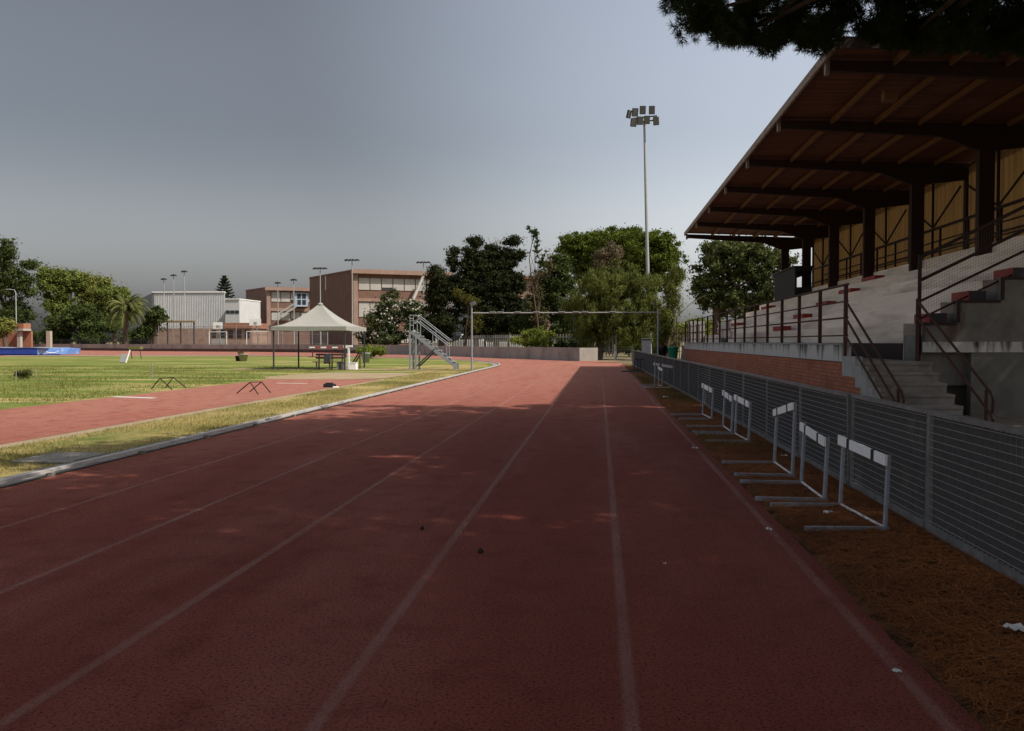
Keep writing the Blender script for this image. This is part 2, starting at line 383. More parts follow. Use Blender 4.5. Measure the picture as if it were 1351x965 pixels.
# kerb strip of concrete just inside the track
def ribbon(name, pts_in, pts_out, z, material):
    vs = []; fs = []
    for a, b in zip(pts_in, pts_out): vs += [(a[0], a[1], z), (b[0], b[1], z)]
    for i in range(len(pts_in) - 1): fs.append((2*i, 2*i+1, 2*i+3, 2*i+2))
    mb = MB(); mb.add(vs, fs); o = mb.build(name, material)
    if sum(p.normal.z for p in o.data.polygons) < 0: o.data.flip_normals()
    return tag(o, kind='structure')
strip_m = mat('kerb_concrete', (.20, .185, .17), .95, c2=(.30, .28, .26), scale=3, grime=(.14, .12, .09), gscale=2)
ribbon('kerb_strip', [(CX + RI - .46, y) for y in range(-45, 50, 5)] + arc(RI - .46, 0, 150), [(CX + RI - .03, y) for y in range(-45, 50, 5)] + arc(RI - .03, 0, 150), .004, strip_m)
# lane markings
mb = MB(); cov = []
def stripe(r, w=.05, a1=140):
    rows = [[(CX + r + o, y) for y in range(-45, 50, 5)] + arc(r + o, 0, a1, 80) for o in (-w, -w*.42, w*.42, w)]
    vs = []; fs = []; n_ = len(rows[0])
    for k, rw in enumerate(rows):
        for p in rw: vs.append((p[0], p[1], .004)); cov.append(0.0 if k in (0, 3) else 1.0)
    for k in range(3):
        for i in range(n_ - 1): fs.append((k*n_+i, (k+1)*n_+i, (k+1)*n_+i+1, k*n_+i+1))
    mb.add(vs, fs)
for k in range(0, 6): stripe(RI + 7.40 - 1.222 * k, .042)
lm = mb.build('lane_markings', lane_paint); tag(lm, kind='structure')
at_ = lm.data.attributes.new('coverage', 'FLOAT', 'POINT'); at_.data.foreach_set('value', cov)
if sum(p.normal.z for p in lm.data.polygons) < 0: lm.data.flip_normals()
mb = MB()
p0 = gp(146, 524.3); p1 = gp(200, 526.3)
mb.add([(p0.x, p0.y, .008), (p1.x, p1.y, .008), (p1.x + .02, p1.y + .28, .008), (p0.x + .02, p0.y + .28, .008)], [(0, 1, 2, 3)])
p0 = gp(364, 506); p1 = gp(404, 507)
mb.add([(p0.x, p0.y, .008), (p1.x, p1.y, .008), (p1.x, p1.y + .2, .008), (p0.x, p0.y + .2, .008)], [(0, 1, 2, 3)])
tag(mb.build('runway_marks', mat('board_white', (.55, .52, .48), .8, var=.15)), kind='structure')
# needle litter verge, lumpy sheet
def litter_sheet():
    ys = np.concatenate([np.arange(-2, 22, .12), np.arange(22, 57, .5)]); xs = np.linspace(1.40, 5.0, 31)
    xx, yy = np.meshgrid(xs, ys)
    zz = .012 + .012*np.sin(xx*9+yy*3.1)*np.sin(yy*4.7) + .010*np.sin(xx*21+1)*np.sin(yy*13) + .008*rng.random(xx.shape)
    zz += .03*np.exp(-((xx-2.35)/.25)**2)*(0.5+.5*np.sin(yy*1.9))
    zz = np.where(xx < 1.5, -.004, zz)
    edge = .05*np.sin(yy*2.3)+.04*np.sin(yy*5.1)+.03*np.sin(yy*11.3)
    xx = np.where(xx < 1.45, 1.47 + edge*.25, xx)
    V = np.stack([xx, yy, zz], -1).reshape(-1, 3); ny, nx = xx.shape
    i = np.arange(ny-1)[:, None]*nx + np.arange(nx-1)[None]
    F = np.stack([i, i+1, i+nx+1, i+nx], -1).reshape(-1, 4)
    return tag(np_obj('verge', V, F, litter_m), kind='structure')
litter_sheet()
sheet('stand_yard', [(5.0, -20), (30, -20), (30, 60), (5.0, 60)], .0, paving)
# loose pine needles
def needles(n, xr, yr, zf, name, material, lw=(.08, .14, .0034), pw=1.0):
    x = rng.uniform(*xr, n); y = yr[0] + (yr[1]-yr[0]) * rng.random(n)**pw
    a = rng.uniform(0, 2*np.pi, n); l = rng.uniform(lw[0], lw[1], n) ; w = lw[2]
    z = zf(n); t = rng.normal(0, .12, n)
    d = np.stack([np.cos(a), np.sin(a), t], -1); s = np.stack([-np.sin(a), np.cos(a), np.zeros(n)], -1)
    c = np.stack([x, y, z], -1); c[:, 2] += np.abs(t)*l*.5
    bend = (rng.random(n)-.5)[:, None]*.25*l[:, None]*s
    V = np.stack([c - d*l[:,None]/2 - s*w/2, c - d*l[:,None]/2 + s*w/2, c + bend + s*w/2, c + bend - s*w/2, c + d*l[:,None]/2 + s*w/2, c + d*l[:,None]/2 - s*w/2], 1).reshape(-1, 3)
    o = np.arange(n)*6
    F = np.concatenate([np.stack([o, o+3, o+2, o+1], -1), np.stack([o+3, o+5, o+4, o+2], -1)])
    return np_obj(name, V, F, material)
needle_m = leaf_mat('dead_needles', (.07, .020, .007), (.44, .165, .055), .1)
tag(needles(60000, (1.5, 2.75), (2.0, 30), lambda n: rng.uniform(.015, .055, n), 'pine_needles', needle_m, pw=1.7),
    'brown fallen pine needles covering the verge beside the track', 'pine needles', kind='stuff')
needle_l = leaf_mat('pale_needles', (.13, .06, .03), (.26, .15, .09), .1)
tag(needles(260, (-6, 1.4), (2.5, 14), lambda n: np.full(n, .006), 'stray_needles', needle_l, (.06, .14, .004)),
    'stray pale pine needles scattered over the red track', 'pine needles', kind='stuff')
# grass blades
def blades(n, poly_fn, h, w, name, material):
    P = poly_fn(n); n = len(P)
    a = rng.uniform(0, 2*np.pi, n); hh = h*rng.uniform(.5, 1.4, n); ww = w
    s = np.stack([np.cos(a), np.sin(a), np.zeros(n)], -1)*ww/2
    tip = np.stack([rng.normal(0, .45, n)*hh, rng.normal(0, .45, n)*hh, hh], -1)
    V = np.stack([P - s, P + s, P + tip], 1).reshape(-1, 3); o = np.arange(n)*3
    return np_obj(name, V, np.stack([o, o+1, o+2], -1), material)
grass_a = leaf_mat('grass_blade', (.10, .13, .025), (.50, .40, .17), .3)
def clumpf(x, y): return np.sin(x*1.7+y*.9)+np.sin(x*.8-y*1.3+2)+np.sin(y*.45+x*2.9+1)
def strip_pts(n):
    x = rng.uniform(-8.32, -6.47, n); y = 6 + 40*rng.random(n)**1.5
    k = (clumpf(x, y) + rng.normal(0, 1.0, n)) > -.3
    return np.stack([x[k], y[k], np.full(k.sum(), -.01)], -1)
tag(blades(60000, strip_pts, .05, .012, 'grass', grass_a), 'dry yellow green grass between the kerb and the jump runway', 'grass', kind='stuff')
grass_b = leaf_mat('lawn_blade', (.062, .105, .020), (.27, .24, .075), .3)
def lawn_pts(n):
    x = rng.uniform(-36, -13.35, n); y = 15 + 35*rng.random(n)**1.4
    k = ((clumpf(x*.5, y*.7) + rng.normal(0, 1.1, n)) > -.2) & (x/y > -.95)
    return np.stack([x[k], y[k], np.full(k.sum(), -.012)], -1)
tag(blades(90000, lawn_pts, .06, .022, 'lawn_grass', grass_b), 'short green lawn grass of the infield beyond the runway', 'grass', kind='stuff')
def verge_grass(n):
    x = rng.uniform(1.55, 2.4, n); y = rng.uniform(12, 46, n)
    k = (np.sin(y*.55+1.5)+np.sin(x*3+y*.3)+rng.normal(0, .8, n)) > .8
    return np.stack([x[k], y[k], np.full(k.sum(), .01)], -1)
tag(blades(24000, verge_grass, .07, .012, 'verge_grass', leaf_mat('verge_blade', (.07, .07, .018), (.20, .16, .06), .2)), 'sparse dry grass growing on the needle verge by the fence', 'grass', kind='stuff')

# aluminium kerb rail
t = thing('kerb_rail', 'low white metal kerb rail along the inner edge of the red track', 'kerb', (CX + RI, 10, 0))
mb = MB(); path = [(CX + RI - .03, y) for y in range(-45, 50, 5)] + arc(RI - .03, 0, 120, 50)
for a, b in zip(path[:-1], path[1:]): mb.beam((a[0], a[1], .062), (b[0], b[1], .062), .055, .035)
mb.build('rail', mat('kerb_aluminium', (.50, .49, .47), .45, var=.12, scale=3, grime=(.28, .25, .22), gscale=3), t)
for i in range(22):
    y = 3.2 + 1.9 * i
    MB().box((CX + RI - .045, y - .03, .0), (CX + RI + .03, y + .03, .046)).build('bracket', strip_m, t)
MB().box((-.4, -.45, 0), (.35, .45, .02)).build('drain_slab', strip_m).location = gp(82, 605)
tag(bpy.data.objects['drain_slab'], 'flat grey concrete slab set in the grass beside the kerb rail', 'slab')

# ------------------------------------------------------------------ fence along the straight
def fx(Y):
    if Y < 8: return 2.54
    if Y < 45: return 2.54 - .36 * (Y - 8) / 37
    return 2.18 - .13 * (Y - 45) / 9
fence = thing('panel_fence', 'waist high grey metal fence of grating panels between track and grandstand', 'fence', (2.54, 4.6, 0))
PL = 2.05
def panel_proto():
    fr = MB(); h0, h1 = .075, .955
    for y in (.03, PL - .03): fr.box((-.022, y - .020, -.02), (.022, y + .020, h1 - .02))
    fr.box((-.03, .002, h1 - .02), (.03, PL - .002, h1 + .012)); fr.box((-.03, .056, h0 - .035), (.025, PL - .056, h0 + .02))
    f = fr.build('fence_panel', [fence_m], None)
    g = MB(); y = .075
    while y < PL - .07:
        g.add([(.016, y, h0), (-.014, y, h0), (-.014, y, h1 - .03), (.016, y, h1 - .03), (.016, y + .004, h0), (-.014, y + .004, h0), (-.014, y + .004, h1 - .03), (.016, y + .004, h1 - .03)],
              [(0,1,2,3),(7,6,5,4),(1,5,6,2),(0,3,7,4)]); y += .072
    gg = g.build('vertical_bars', [mat('fence_bars', (.085, .085, .088), .6, var=.2, scale=15, metal=.2)], f)
    g = MB(); z = h0 + .05
    while z < h1 - .03:
        g.tube([(-.024, .057, z), (-.024, PL - .057, z)], .0034, 4, False); z += .0565
    gg = g.build('horizontal_wires', [mat('fence_grid', (.25, .245, .24), .5, var=.2, scale=15, metal=.2)], f)
    return f
fp = panel_proto()
for k in range(26):
    Y = .72 + PL * k; c = fp if k == 0 else fp.copy()
    if k: col.objects.link(c)
    if k:
        for ch in fp.children: w = ch.copy(); col.objects.link(w); w.parent = c
    c.parent = fence
    c.location = Vector((fx(Y), Y, 0)) - fence.location; c.rotation_euler.z = -math.atan2(fx(Y + PL) - fx(Y), PL) + rng.normal(0, .006)
    c.rotation_euler.y = rng.normal(0, .008)

# ------------------------------------------------------------------ hurdles
def hurdle_proto(label, hl, hr, w=.98):
    t = thing('hurdle', label, 'hurdle', group='low hurdles standing along the fence')
    # local: fence side at x=0, base legs run toward -x; +y is far end (left upright in view)
    tops = {1: hl, -1: hr}
    for sgn in (1, -1):
        MB().tube([(0, sgn*w/2, .02), (.025, sgn*(w/2-.005), tops[sgn])], .019, 8).build('upright', steel, t)
        mb = MB(); mb.beam((.03, sgn*w/2, .022), (-.62, sgn*w/2, .022), .035, .035); mb.build('base_leg', steel, t)
    MB().tube([(.0, w/2, .03), (.0, -w/2, .03)], .012, 6).build('tie_rod', white, t)
    a = Vector((-.008, w/2+.03, hl-.04)); b = Vector((-.008, -w/2-.03, hr-.04))
    mb = MB(); mb.beam(a, b, .022, .085, (0, 0, 1))
    cb = mb.build('crossbar', white, t, .003)
    for f in (.24, .76):
        c0 = a.lerp(b, f-.028); c1 = a.lerp(b, f+.028)
        mb = MB(); mb.beam(c0 + Vector((-.0005, 0, 0)), c1 + Vector((-.0005, 0, 0)), .026, .088); mb.build('black_band', black, cb)
    return t
hp = hurdle_proto('', .645, .60)
hp2 = hurdle_proto('', .66, .82)
HL = [((1109.5, 672), (1166, 703), 'nearest low hurdle beside the fence, its white crossbar sloping gently', 0),
      ((1057, 641), (1088, 665), 'second nearest low hurdle, just beyond the closest one by the fence', 0),
      ((1021, 614), (1046, 632), 'hurdle with its crossbar tilted steeply upward, third nearest by the fence', 1),
      ((970.5, 576), (987, 585), 'fourth nearest low hurdle, level bar, right one of a close pair', 0),
      ((955, 566), (964, 572.6), 'fifth nearest low hurdle, left one of a close pair on the verge', 0),
      ((929.3, 550.5), (936.4, 554), 'lone low hurdle just beyond the close pair, a globe shaped cone behind it', 0)]
used = {0: False, 1: False}
def place_hurdle(pos, rz, label, kind):
    src = hp if kind == 0 else hp2
    if not used[kind]: o = src; used[kind] = True
    else: o = copy_tree(src)
    o.location = pos; o.rotation_euler.z = rz; o['label'] = label
for l, r, lab, k in HL:
    a = gp(*l); b = gp(*r); d = a - b; c = (a + b) / 2
    a_ = math.atan2(-d.x, d.y)
    place_hurdle((c.x, c.y, .012), max(-.16, min(.16, a_)), lab.replace(', a globe shaped cone behind it', ' of the verge'), k)
place_hurdle((2.16, 27.6, .012), -1.05, 'far hurdle turned crosswise with its bar tilted, behind the lone hurdle', 1)
place_hurdle((2.0, 28.7, .012), .05, 'farthest upright hurdle, partly beside the one turned crosswise', 0)
# far dark frames stacked
t = thing('frame_stack', 'stack of dark metal hurdle frames at the far end of the fence', 'frame', gp(846, 491))
o = t.location
for i, (dx, dy) in enumerate(((-.25, 0), (.05, .25), (.3, -.1))):
    mb = MB()
    for s in (-.35, .35):
        mb.tube([o + Vector((dx + s*.3, dy + s, 0)), o + Vector((dx + s*.3, dy + s, .62))], .022, 6)
        mb.tube([o + Vector((dx + s*.3, dy + s, .03)), o + Vector((dx - .7, dy + s, .03))], .022, 6)
    mb.tube([o + Vector((dx - .1, dy - .36, .62)), o + Vector((dx + .1, dy + .36, .62))], .03, 6)
    mb.build('frame', steel_dk, t)

# ------------------------------------------------------------------ grandstand
XP, Y0, Y1, ZD = 4.95, 17.4, 53.0, 1.10       # parapet line, near end, far end, deck
st = thing('grandstand', 'covered concrete grandstand with red brick base and rusty cantilever roof', 'grandstand', (XP, Y0, 0))
MB().box((XP, Y0, -.05), (XP + .25, 50.4, ZD - .02)).build('brick_base', brick_y, st)
MB().box((XP - .025, Y0, ZD - .015), (XP + .16, 50.4, 1.43)).build('parapet', streak, st)
MB().box((XP + .26, Y0, ZD - .22), (6.44, 53.2, ZD)).build('deck', steps_m, st)
MB().box((XP - .05, Y0, 1.432), (XP + .18, 50.4, 1.455)).build('coping', concrete, st)
TX = [6.45, 7.2, 8.04, 8.88, 9.72, 10.56]; TZ = [1.88, 2.33, 2.79, 3.25, 3.71, 4.17]
def profile(dx=0):
    p = [(6.45, 0.0)]
    for i, (x, z) in enumerate(zip(TX, TZ)):
        p.append((x, TZ[i-1] if i else 0.0)) if i else None
        p.append((x, z))
    p += [(11.9, 4.17), (11.9, 0.0)]
    return p
tier_m = mat('tier_concrete', (.66, .555, .46), .9, c2=(.84, .745, .64), scale=1.1, bump=.2, stretch=(1, .25, 2.2), grime=(.38, .32, .26), gscale=.8, gthr=(.48, .72))
MB().prism(profile(), 'y', 18.35, Y1).build('seating_tiers', tier_m, st)
MB().box((6.432, 18.36, ZD + .002), (6.448, 43.3, 1.46)).build('dark_base_band', rust_dk, st)
# cheek wall at the near end with void under the stairs
cheek = [(6.56, 1.27), (6.56, 1.88), (7.17, 1.88), (7.17, 2.33), (7.99, 2.33), (7.99, 2.79), (8.83, 2.79), (8.83, 3.25), (9.67, 3.25), (9.67, 3.71), (10.5, 3.71), (10.5, 4.17), (11.9, 4.17), (11.9, 0), (7.45, 0), (7.45, 1.27)]
MB().prism(cheek, 'y', Y0, Y0 + .2).build('end_wall', stain, st)
MB().box((6.40, Y0 + .55, 0), (7.6, Y0 + .75, 1.09)).build('recess_wall', stain, st)
mb = MB()
for i in range(1, 6): mb.box((TX[i] - .045, Y0 - .03, TZ[i-1] + .0), (TX[i] + .015, Y0 + .0, TZ[i])); 
for i in range(0, 5): mb.box((TX[i] - .04, Y0 - .032, TZ[i] - .055), (TX[i+1] - .05, Y0 - .002, TZ[i]))
mb.build('end_wall_trim', rust_dk, st)
MB().box((6.5, Y0 - .025, 1.28), (11.9, Y0 - .002, 1.49)).build('stained_band', streak, st)
mb = MB()     # aisle steps between cheek and tiers
for i in range(5):
    for j in (0, 1):
        x = TX[i] + .02 + j * (TX[i+1] - TX[i]) / 2
        mb.box((x, Y0 + .2, .6), (x + (TX[i+1] - TX[i]) / 2, 18.35, TZ[i] - .25 + (.23 if j else 0)))
mb.build('aisle_steps', stain, st)
# stairs descending toward the camera
sb = MB(); treads = [(17.4, 16.5, 1.10)] + [(16.5 - .36*i, 16.5 - .36*(i+1), 1.10 - .185*(i+1)) for i in range(5)]
for a, b, z in treads: sb.box((XP + .12, b, 0), (6.36, a + .001, z - .05)); sb.box((XP + .12, b - .03, z - .05), (6.36, a - (.031 if a < 17.3 else 0), z))
sb.build('stairs', steps_m, st)
sb = MB()
for i, (a, b, z) in enumerate(treads): sb.box((XP - .02, b - .02, max(z - .30, 0)), (XP + .118, a - .02, z + .10 + (.0 if i else .0)))
sb.build('stair_cheek', white if False else concrete, st)
MB().prism([(17.39, 0), (17.39, .82), (16.6, .82), (14.9, .02), (14.9, 0)], 'x', XP, XP + .10).build('stair_brick_side', brick_y, st)
# stair handrails
def rail(name, pts, r=.022, parent=st, m=rust):
    return MB().tube(pts, r, 8).build(name, m, parent)
for x in (XP + .03, 6.38):
    for z in (2.32, 1.98):
        rail('handrail', [(x, Y0 - .05, z), (x, 14.05, z - 1.66), (x, 13.95, z - 1.78), (x, 13.98, z - 2.0 if z > 2.1 else z - 1.9)], .024)
    if x < 6: rail('handrail', [(x, Y0 - .05, 1.62), (x, 14.9, .42)], .02)
    rail('stair_post', [(x, 14.2, 0), (x, 14.2, .70)], .03); rail('stair_post', [(x, Y0 - .05, ZD - .3), (x, Y0 - .05, 2.36)], .034)
# front railing
for z, r in ((2.66, .026), (2.32, .017), (1.985, .02), (1.62, .016)):
    rail('guard_rail', [(XP + .06, Y0 - .1, z), (XP + .06, 50.2, z)], r)
for i in range(17):
    MB().box((XP + .025, Y0 + .02 + 2.05*i, 1.456), (XP + .095, Y0 + .09 + 2.05*i, 2.66)).build('railing_post', rust, st)
# aisle railing on the cheek wall with wire mesh
sl = (4.17 - 2.33) / (10.56 - 7.2)
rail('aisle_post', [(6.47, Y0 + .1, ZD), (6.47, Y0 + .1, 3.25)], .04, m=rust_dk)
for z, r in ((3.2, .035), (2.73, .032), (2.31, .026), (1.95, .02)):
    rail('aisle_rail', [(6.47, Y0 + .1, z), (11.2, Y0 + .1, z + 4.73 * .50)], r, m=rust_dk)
mb = MB()
for i in range(95):
    x = 6.5 + .05 * i; zz = (x - 6.47) * .5
    mb.tube([(x, Y0 + .1, 2.31 + zz - .4), (x, Y0 + .1, 3.18 + zz)], .0022, 3, False)
for i in range(18):
    z = 2.0 + .065 * i; mb.tube([(6.49, Y0 + .1, z), (11.2, Y0 + .1, z + 2.36)], .0022, 3, False)
mb.build('rail_mesh', mat('mesh_wire', (.16, .12, .09), .8, var=.2), st)
MB().box((9.0, Y0 + .08, 4.3), (9.1, Y0 + .16, 5.4)).build('aisle_post', rust_dk, st)
# benches
def bench(k, ya, yb):
    x = TX[k] + .20; z = TZ[k]
    mb = MB(); mb.box((x, ya, z), (x + .34, yb, z + .19)); mb.mi = 1 if ya < 20 else 0; mb.box((x + .02, ya - .012, z + .002), (x + .33, ya - .001, z + .186))
    mb.build('bench', [red, black], st)
for k in (0, 1, 2, 3): bench(k, 17.45, 18.3)
for k in (0, 1, 2, 3, 4): bench(k, 31.6, 33.2)
for k in (0, 1, 3): bench(k, 46.6, 49.0)
# roof
XE, ZE = 4.97, 7.52
def rz(x): return ZE - .042 * (x - XE)
FY = [18.8 + 5.05 * i for i in range(7)]
YA, YB = 17.45, 49.4
rf = MB(); n = 190                                 # corrugated sheet, ribs run across the stand
ys = np.linspace(YA, YB, n)
vs = []; fs = []
for i, y in enumerate(ys):
    dz = .035 * (i % 2)
    for x in (XE - .12, 12.3): vs.append((x, y, rz(x) + .16 + dz))
    for x in (XE - .12, 12.3): vs.append((x, y, rz(x) + .165 + dz))
for i in range(n - 1):
    a = 4 * i; b = a + 4
    fs += [(a, a+1, b+1, b), (a+2, b+2, b+3, a+3), (a, b, b+2, a+2), (a+1, a+3, b+3, b+1)]
rf.add(vs, fs); roof = rf.build('roof', roof_m, st)
MB().box((XE - .16, YA, rz(XE) + .04), (XE - .10, YB, rz(XE) + .23)).build('roof_fascia', roof_edge_m, roof)
for y0, y1, nm in ((YA - .02, YA + .08, 'gable_beam'), ):
    mb = MB(); mb.beam((XE - .1, (y0+y1)/2, rz(XE) + .03), (12.2, (y0+y1)/2, rz(12.2) + .03), .10, .20); mb.build(nm, rust_dk, roof)
for y in FY:
    a, b = y - .07, y + .07
    pr = [(XE, rz(XE) + .09), (12.2, rz(12.2) + .09), (12.2, rz(12.2) - .40), (10.6, rz(10.6) - .62), (10.15, rz(10.15) - .62), (9.2, rz(9.2) - .27), (XE + .1, rz(XE) - .13), (XE, rz(XE) - .15)]
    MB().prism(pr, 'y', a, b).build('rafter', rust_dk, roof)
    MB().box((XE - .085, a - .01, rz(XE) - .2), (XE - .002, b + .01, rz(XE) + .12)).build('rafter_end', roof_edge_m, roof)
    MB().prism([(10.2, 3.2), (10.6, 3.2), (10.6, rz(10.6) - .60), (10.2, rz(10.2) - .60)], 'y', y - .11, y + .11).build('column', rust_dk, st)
for i in range(6):
    x = XE + 1.35 + 1.15 * i
    seg = [YA + .1] + FY + [YB - .05]
    for a, b in zip(seg[:-1], seg[1:]):
        MB().box((x - .035, a + .1, rz(x) + .0), (x + .035, b - .1, rz(x) + .13)).build('purlin', purlin_m, roof)
# back wall cladding, braces and walkway rail
for a, b in zip(FY[:-1] + [12.5][0:0], FY[1:]):
    mb = MB(); ys = np.linspace(a + .001, b - .001, 56); vs = []; fs = []
    for i, y in enumerate(ys):
        x = 11.95 + (.04 if (i // 2) % 2 else 0)
        vs += [(x, y, 4.0), (x, y, rz(12) - .05)]
    fs = [(2*i, 2*i+2, 2*i+3, 2*i+1) for i in range(len(ys) - 1)]
    mb.add(vs, fs); mb.build('back_cladding', clad_back, st)
    m_ = (a + b) / 2; mb = MB()
    mb.beam((11.85, a + .2, rz(12) - .6), (11.85, m_, 5.55), .05, .05); mb.beam((11.85, b - .2, rz(12) - .6), (11.85, m_, 5.55), .05, .05)
    mb.beam((11.84, m_, 4.2), (11.84, m_, rz(12)), .07, .07)
    for z in (5.5, 4.75): mb.beam((11.83, a, z), (11.83, b, z), .06, .06)
    mb.build('wall_brace', rust_dk, st)
mb = MB(); a, b = YA, FY[0]
ys = np.linspace(a, b - .02, 16); vs = []
for i, y in enumerate(ys): vs += [(11.95 + (.04 if (i // 2) % 2 else 0), y, 4.0), (11.95 + (.04 if (i // 2) % 2 else 0), y, rz(12) - .05)]
mb.add(vs, [(2*i, 2*i+2, 2*i+3, 2*i+1) for i in range(len(ys) - 1)]); mb.build('back_cladding', clad_back, st)
for z in (5.15, 4.75, 4.4): rail('walkway_rail', [(10.9, Y0, z), (10.9, 43, z)], .025, m=rust_dk)
for i in range(13):
    MB().box((10.87, Y0 + .3 + 2.1*i, 4.17), (10.93, Y0 + .36 + 2.1*i, 5.17)).build('walkway_post', rust_dk, st)
for y in FY: MB().box((11.9, y - .09, 4.172), (12.12, y + .09, rz(12) - .03)).build('wall_post', rust_dk, st)
# lamp under the roof
mb = MB(); mb.box((6.62, 20.3, rz(6.6) - .30), (6.92, 20.55, rz(6.6) - .10)); mb.beam((6.6, 20.42, rz(6.6) + .02), (6.75, 20.42, rz(6.6) - .2), .05, .05)
mb.build('roof_lamp', purlin_m, st)
# far end cross wall and door
mb = MB(); mb.box((5.45, 53.0, 0), (6.44, 53.25, 2.75)); mb.build('far_wall', concrete, st)
# door in the seating front
mb = MB(); mb.box((6.405, 43.4, ZD), (6.448, 45.6, 1.82)); dd = mb.build('door', steel_dk, st)
MB().box((6.38, 43.7, 1.70), (6.403, 45.1, 1.79)).build('door_sign', white, dd)
# commentary box
cbx = thing('commentary_box', 'dark metal commentary cabin with windows on top tier of the grandstand', 'cabin', (9.7, 43.5, 3.71))
mb = MB(); x0, x1, y0, y1, z0, z1 = 9.72, 10.55, 43.5, 48.6, 3.72, 5.22
mb.box((x0, y0, z0), (x0 + .05, y1, z1)); mb.box((x1 - .05, y0 + .05, z0), (x1, y1, z0 + .6)); mb.box((x1 - .05, y0 + .05, z1 - .3), (x1, y1, z1)); mb.box((x1 - .05, y1 - 1.2, z0 + .6), (x1, y1 - .06, z1 - .3)); mb.box((x0 + .05, y1 - .05, z0), (x1 - .05, y1, z0 + .7)); mb.box((x0 + .05, y1 - .05, z1 - .3), (x1 - .05, y1, z1))
mb.box((x0 + .05, y0, z0), (x1, y0 + .05, z0 + .5)); mb.box((x0 + .05, y0, z1 - .2), (x1, y0 + .05, z1))
for x in (x0 + .05, x0 + .38, x1 - .07): mb.box((x, y0, z0 + .5), (x + .05, y0 + .05, z1 - .2))
mb.build('cabin_wall', black, cbx)
MB().box((x0 - .1, y0 - .1, z1), (x1 + .1, y1 + .1, z1 + .06)).build('cabin_roof', steel_dk, cbx)
# cloth on railing
mb = MB(); vs = []; nn = 10
for i in range(nn):
    for j in range(7):
        y = 33.6 + 3.6 * i / (nn - 1) ; z = 2.42 - .55 * j / 6 - .18 * abs(math.sin(i * 1.1)) * j / 6
        vs.append((XP + .10 + .05 * math.sin(i * 2.1 + j) + .02 * j, y + .04*math.sin(j*2), z - .15 * math.sin(i / (nn-1) * math.pi)))
mb.add(vs, [(i*7+j, i*7+j+1, (i+1)*7+j+1, (i+1)*7+j) for i in range(nn-1) for j in range(6)], True)
cl = mb.build('cloth', cloth_white); tag(cl, 'crumpled white cloth hung over the rusty grandstand railing', 'cloth')
m = cl.modifiers.new('s', 'SOLIDIFY'); m.thickness = .008

for o_ in (st, cbx, cl): o_.location.y += .7

# ------------------------------------------------------------------ tree builders
def rand_dirs(n):
    d = rng.normal(size=(n, 3)); return d / np.linalg.norm(d, axis=1, keepdims=True)
def leaf_quads(P, D, size, aspect=.5, hang=0.0):
    n = len(P); l = size * rng.uniform(.6, 1.35, n)
    nrm = D + rand_dirs(n) * .9; nrm /= np.linalg.norm(nrm, axis=1, keepdims=True)
    t = rand_dirs(n); t[:, 2] -= hang; t -= nrm * (t * nrm).sum(1, keepdims=True); t /= np.linalg.norm(t, axis=1, keepdims=True) + 1e-9
    b = np.cross(nrm, t); l = l[:, None]
    V = np.stack([P - t*l*.5, P + b*l*aspect*.5, P + t*l*.5, P - b*l*aspect*.5], 1).reshape(-1, 3)
    o = np.arange(n)*4
    return V, np.stack([o, o+1, o+2, o+3], -1)
def crown_points(ells, nclump, rc, nleaf, shell=.5, flat=.75, droop=0.0):
    w = np.array([(e[3]*e[4]*e[5])**.67 for e in ells]); w /= w.sum()
    C = []; RR = []
    for e, k in zip(ells, (w*nclump).astype(int) + 1):
        d = rand_dirs(k); r = shell + (1 - shell) * rng.random(k)
        r = np.where(rng.random(k) < .2, r*.6, r)
        c = np.array(e[:3]) + d * r[:, None] * np.maximum(np.array(e[3:6]) - rc*.6, .15)
        C.append(c); RR.append(np.full(k, rc) * rng.uniform(.6, 1.35, k))
    C = np.concatenate(C); RR = np.concatenate(RR)
    d = rand_dirs(len(C)*nleaf).reshape(len(C), nleaf, 3)
    rad = np.abs(rng.normal(0, .5, (len(C), nleaf, 1)))
    P = C[:, None] + d * rad * RR[:, None, None] * np.array([1, 1, flat])
    if droop: P[..., 2] -= droop * rng.random((len(C), nleaf))**2 * RR[:, None]
    return C, P.reshape(-1, 3), d.reshape(-1, 3)
def limbs(mb, base, top, C, r0, nl=12, first=.35):
    base = Vector(base); top = Vector(top); H = top - base
    pts = [base - Vector((0, 0, .1))] + [base + H * f + Vector((rng.normal(0, .02), rng.normal(0, .02), 0)) * H.length * (1 if 0 < f < 1 else 0) for f in (.25, .5, .75, 1)]
    mb.tube(pts, [r0*1.25, r0, r0*.85, r0*.6, r0*.25], 9)
    idx = rng.choice(len(C), min(nl, len(C)), replace=False)
    for i in idx:
        c = Vector(C[i]); f = min(.95, max(first, (c.z - base.z) / max(H.z, .1) - .18 + rng.normal(0, .06))); f = min(f, .95)
        s = base + H * f; mid = s.lerp(c, .5) + Vector((rng.normal(0, .1), rng.normal(0, .1), rng.uniform(-.02, .12))) * (c - s).length
        mb.tube([s, mid, c], [r0*.42*(1.15 - f*.6), r0*.26, r0*.07], 6)
def E(u, v, ru, rv, Y, dY=0.0, k=1.0):      # crown ellipsoid at depth Y covering that part of the view
    c = pt(u, v, Y + dY); s = c.y / FPX
    return (c.x, c.y, c.z, ru*s, ru*s*k, rv*s)
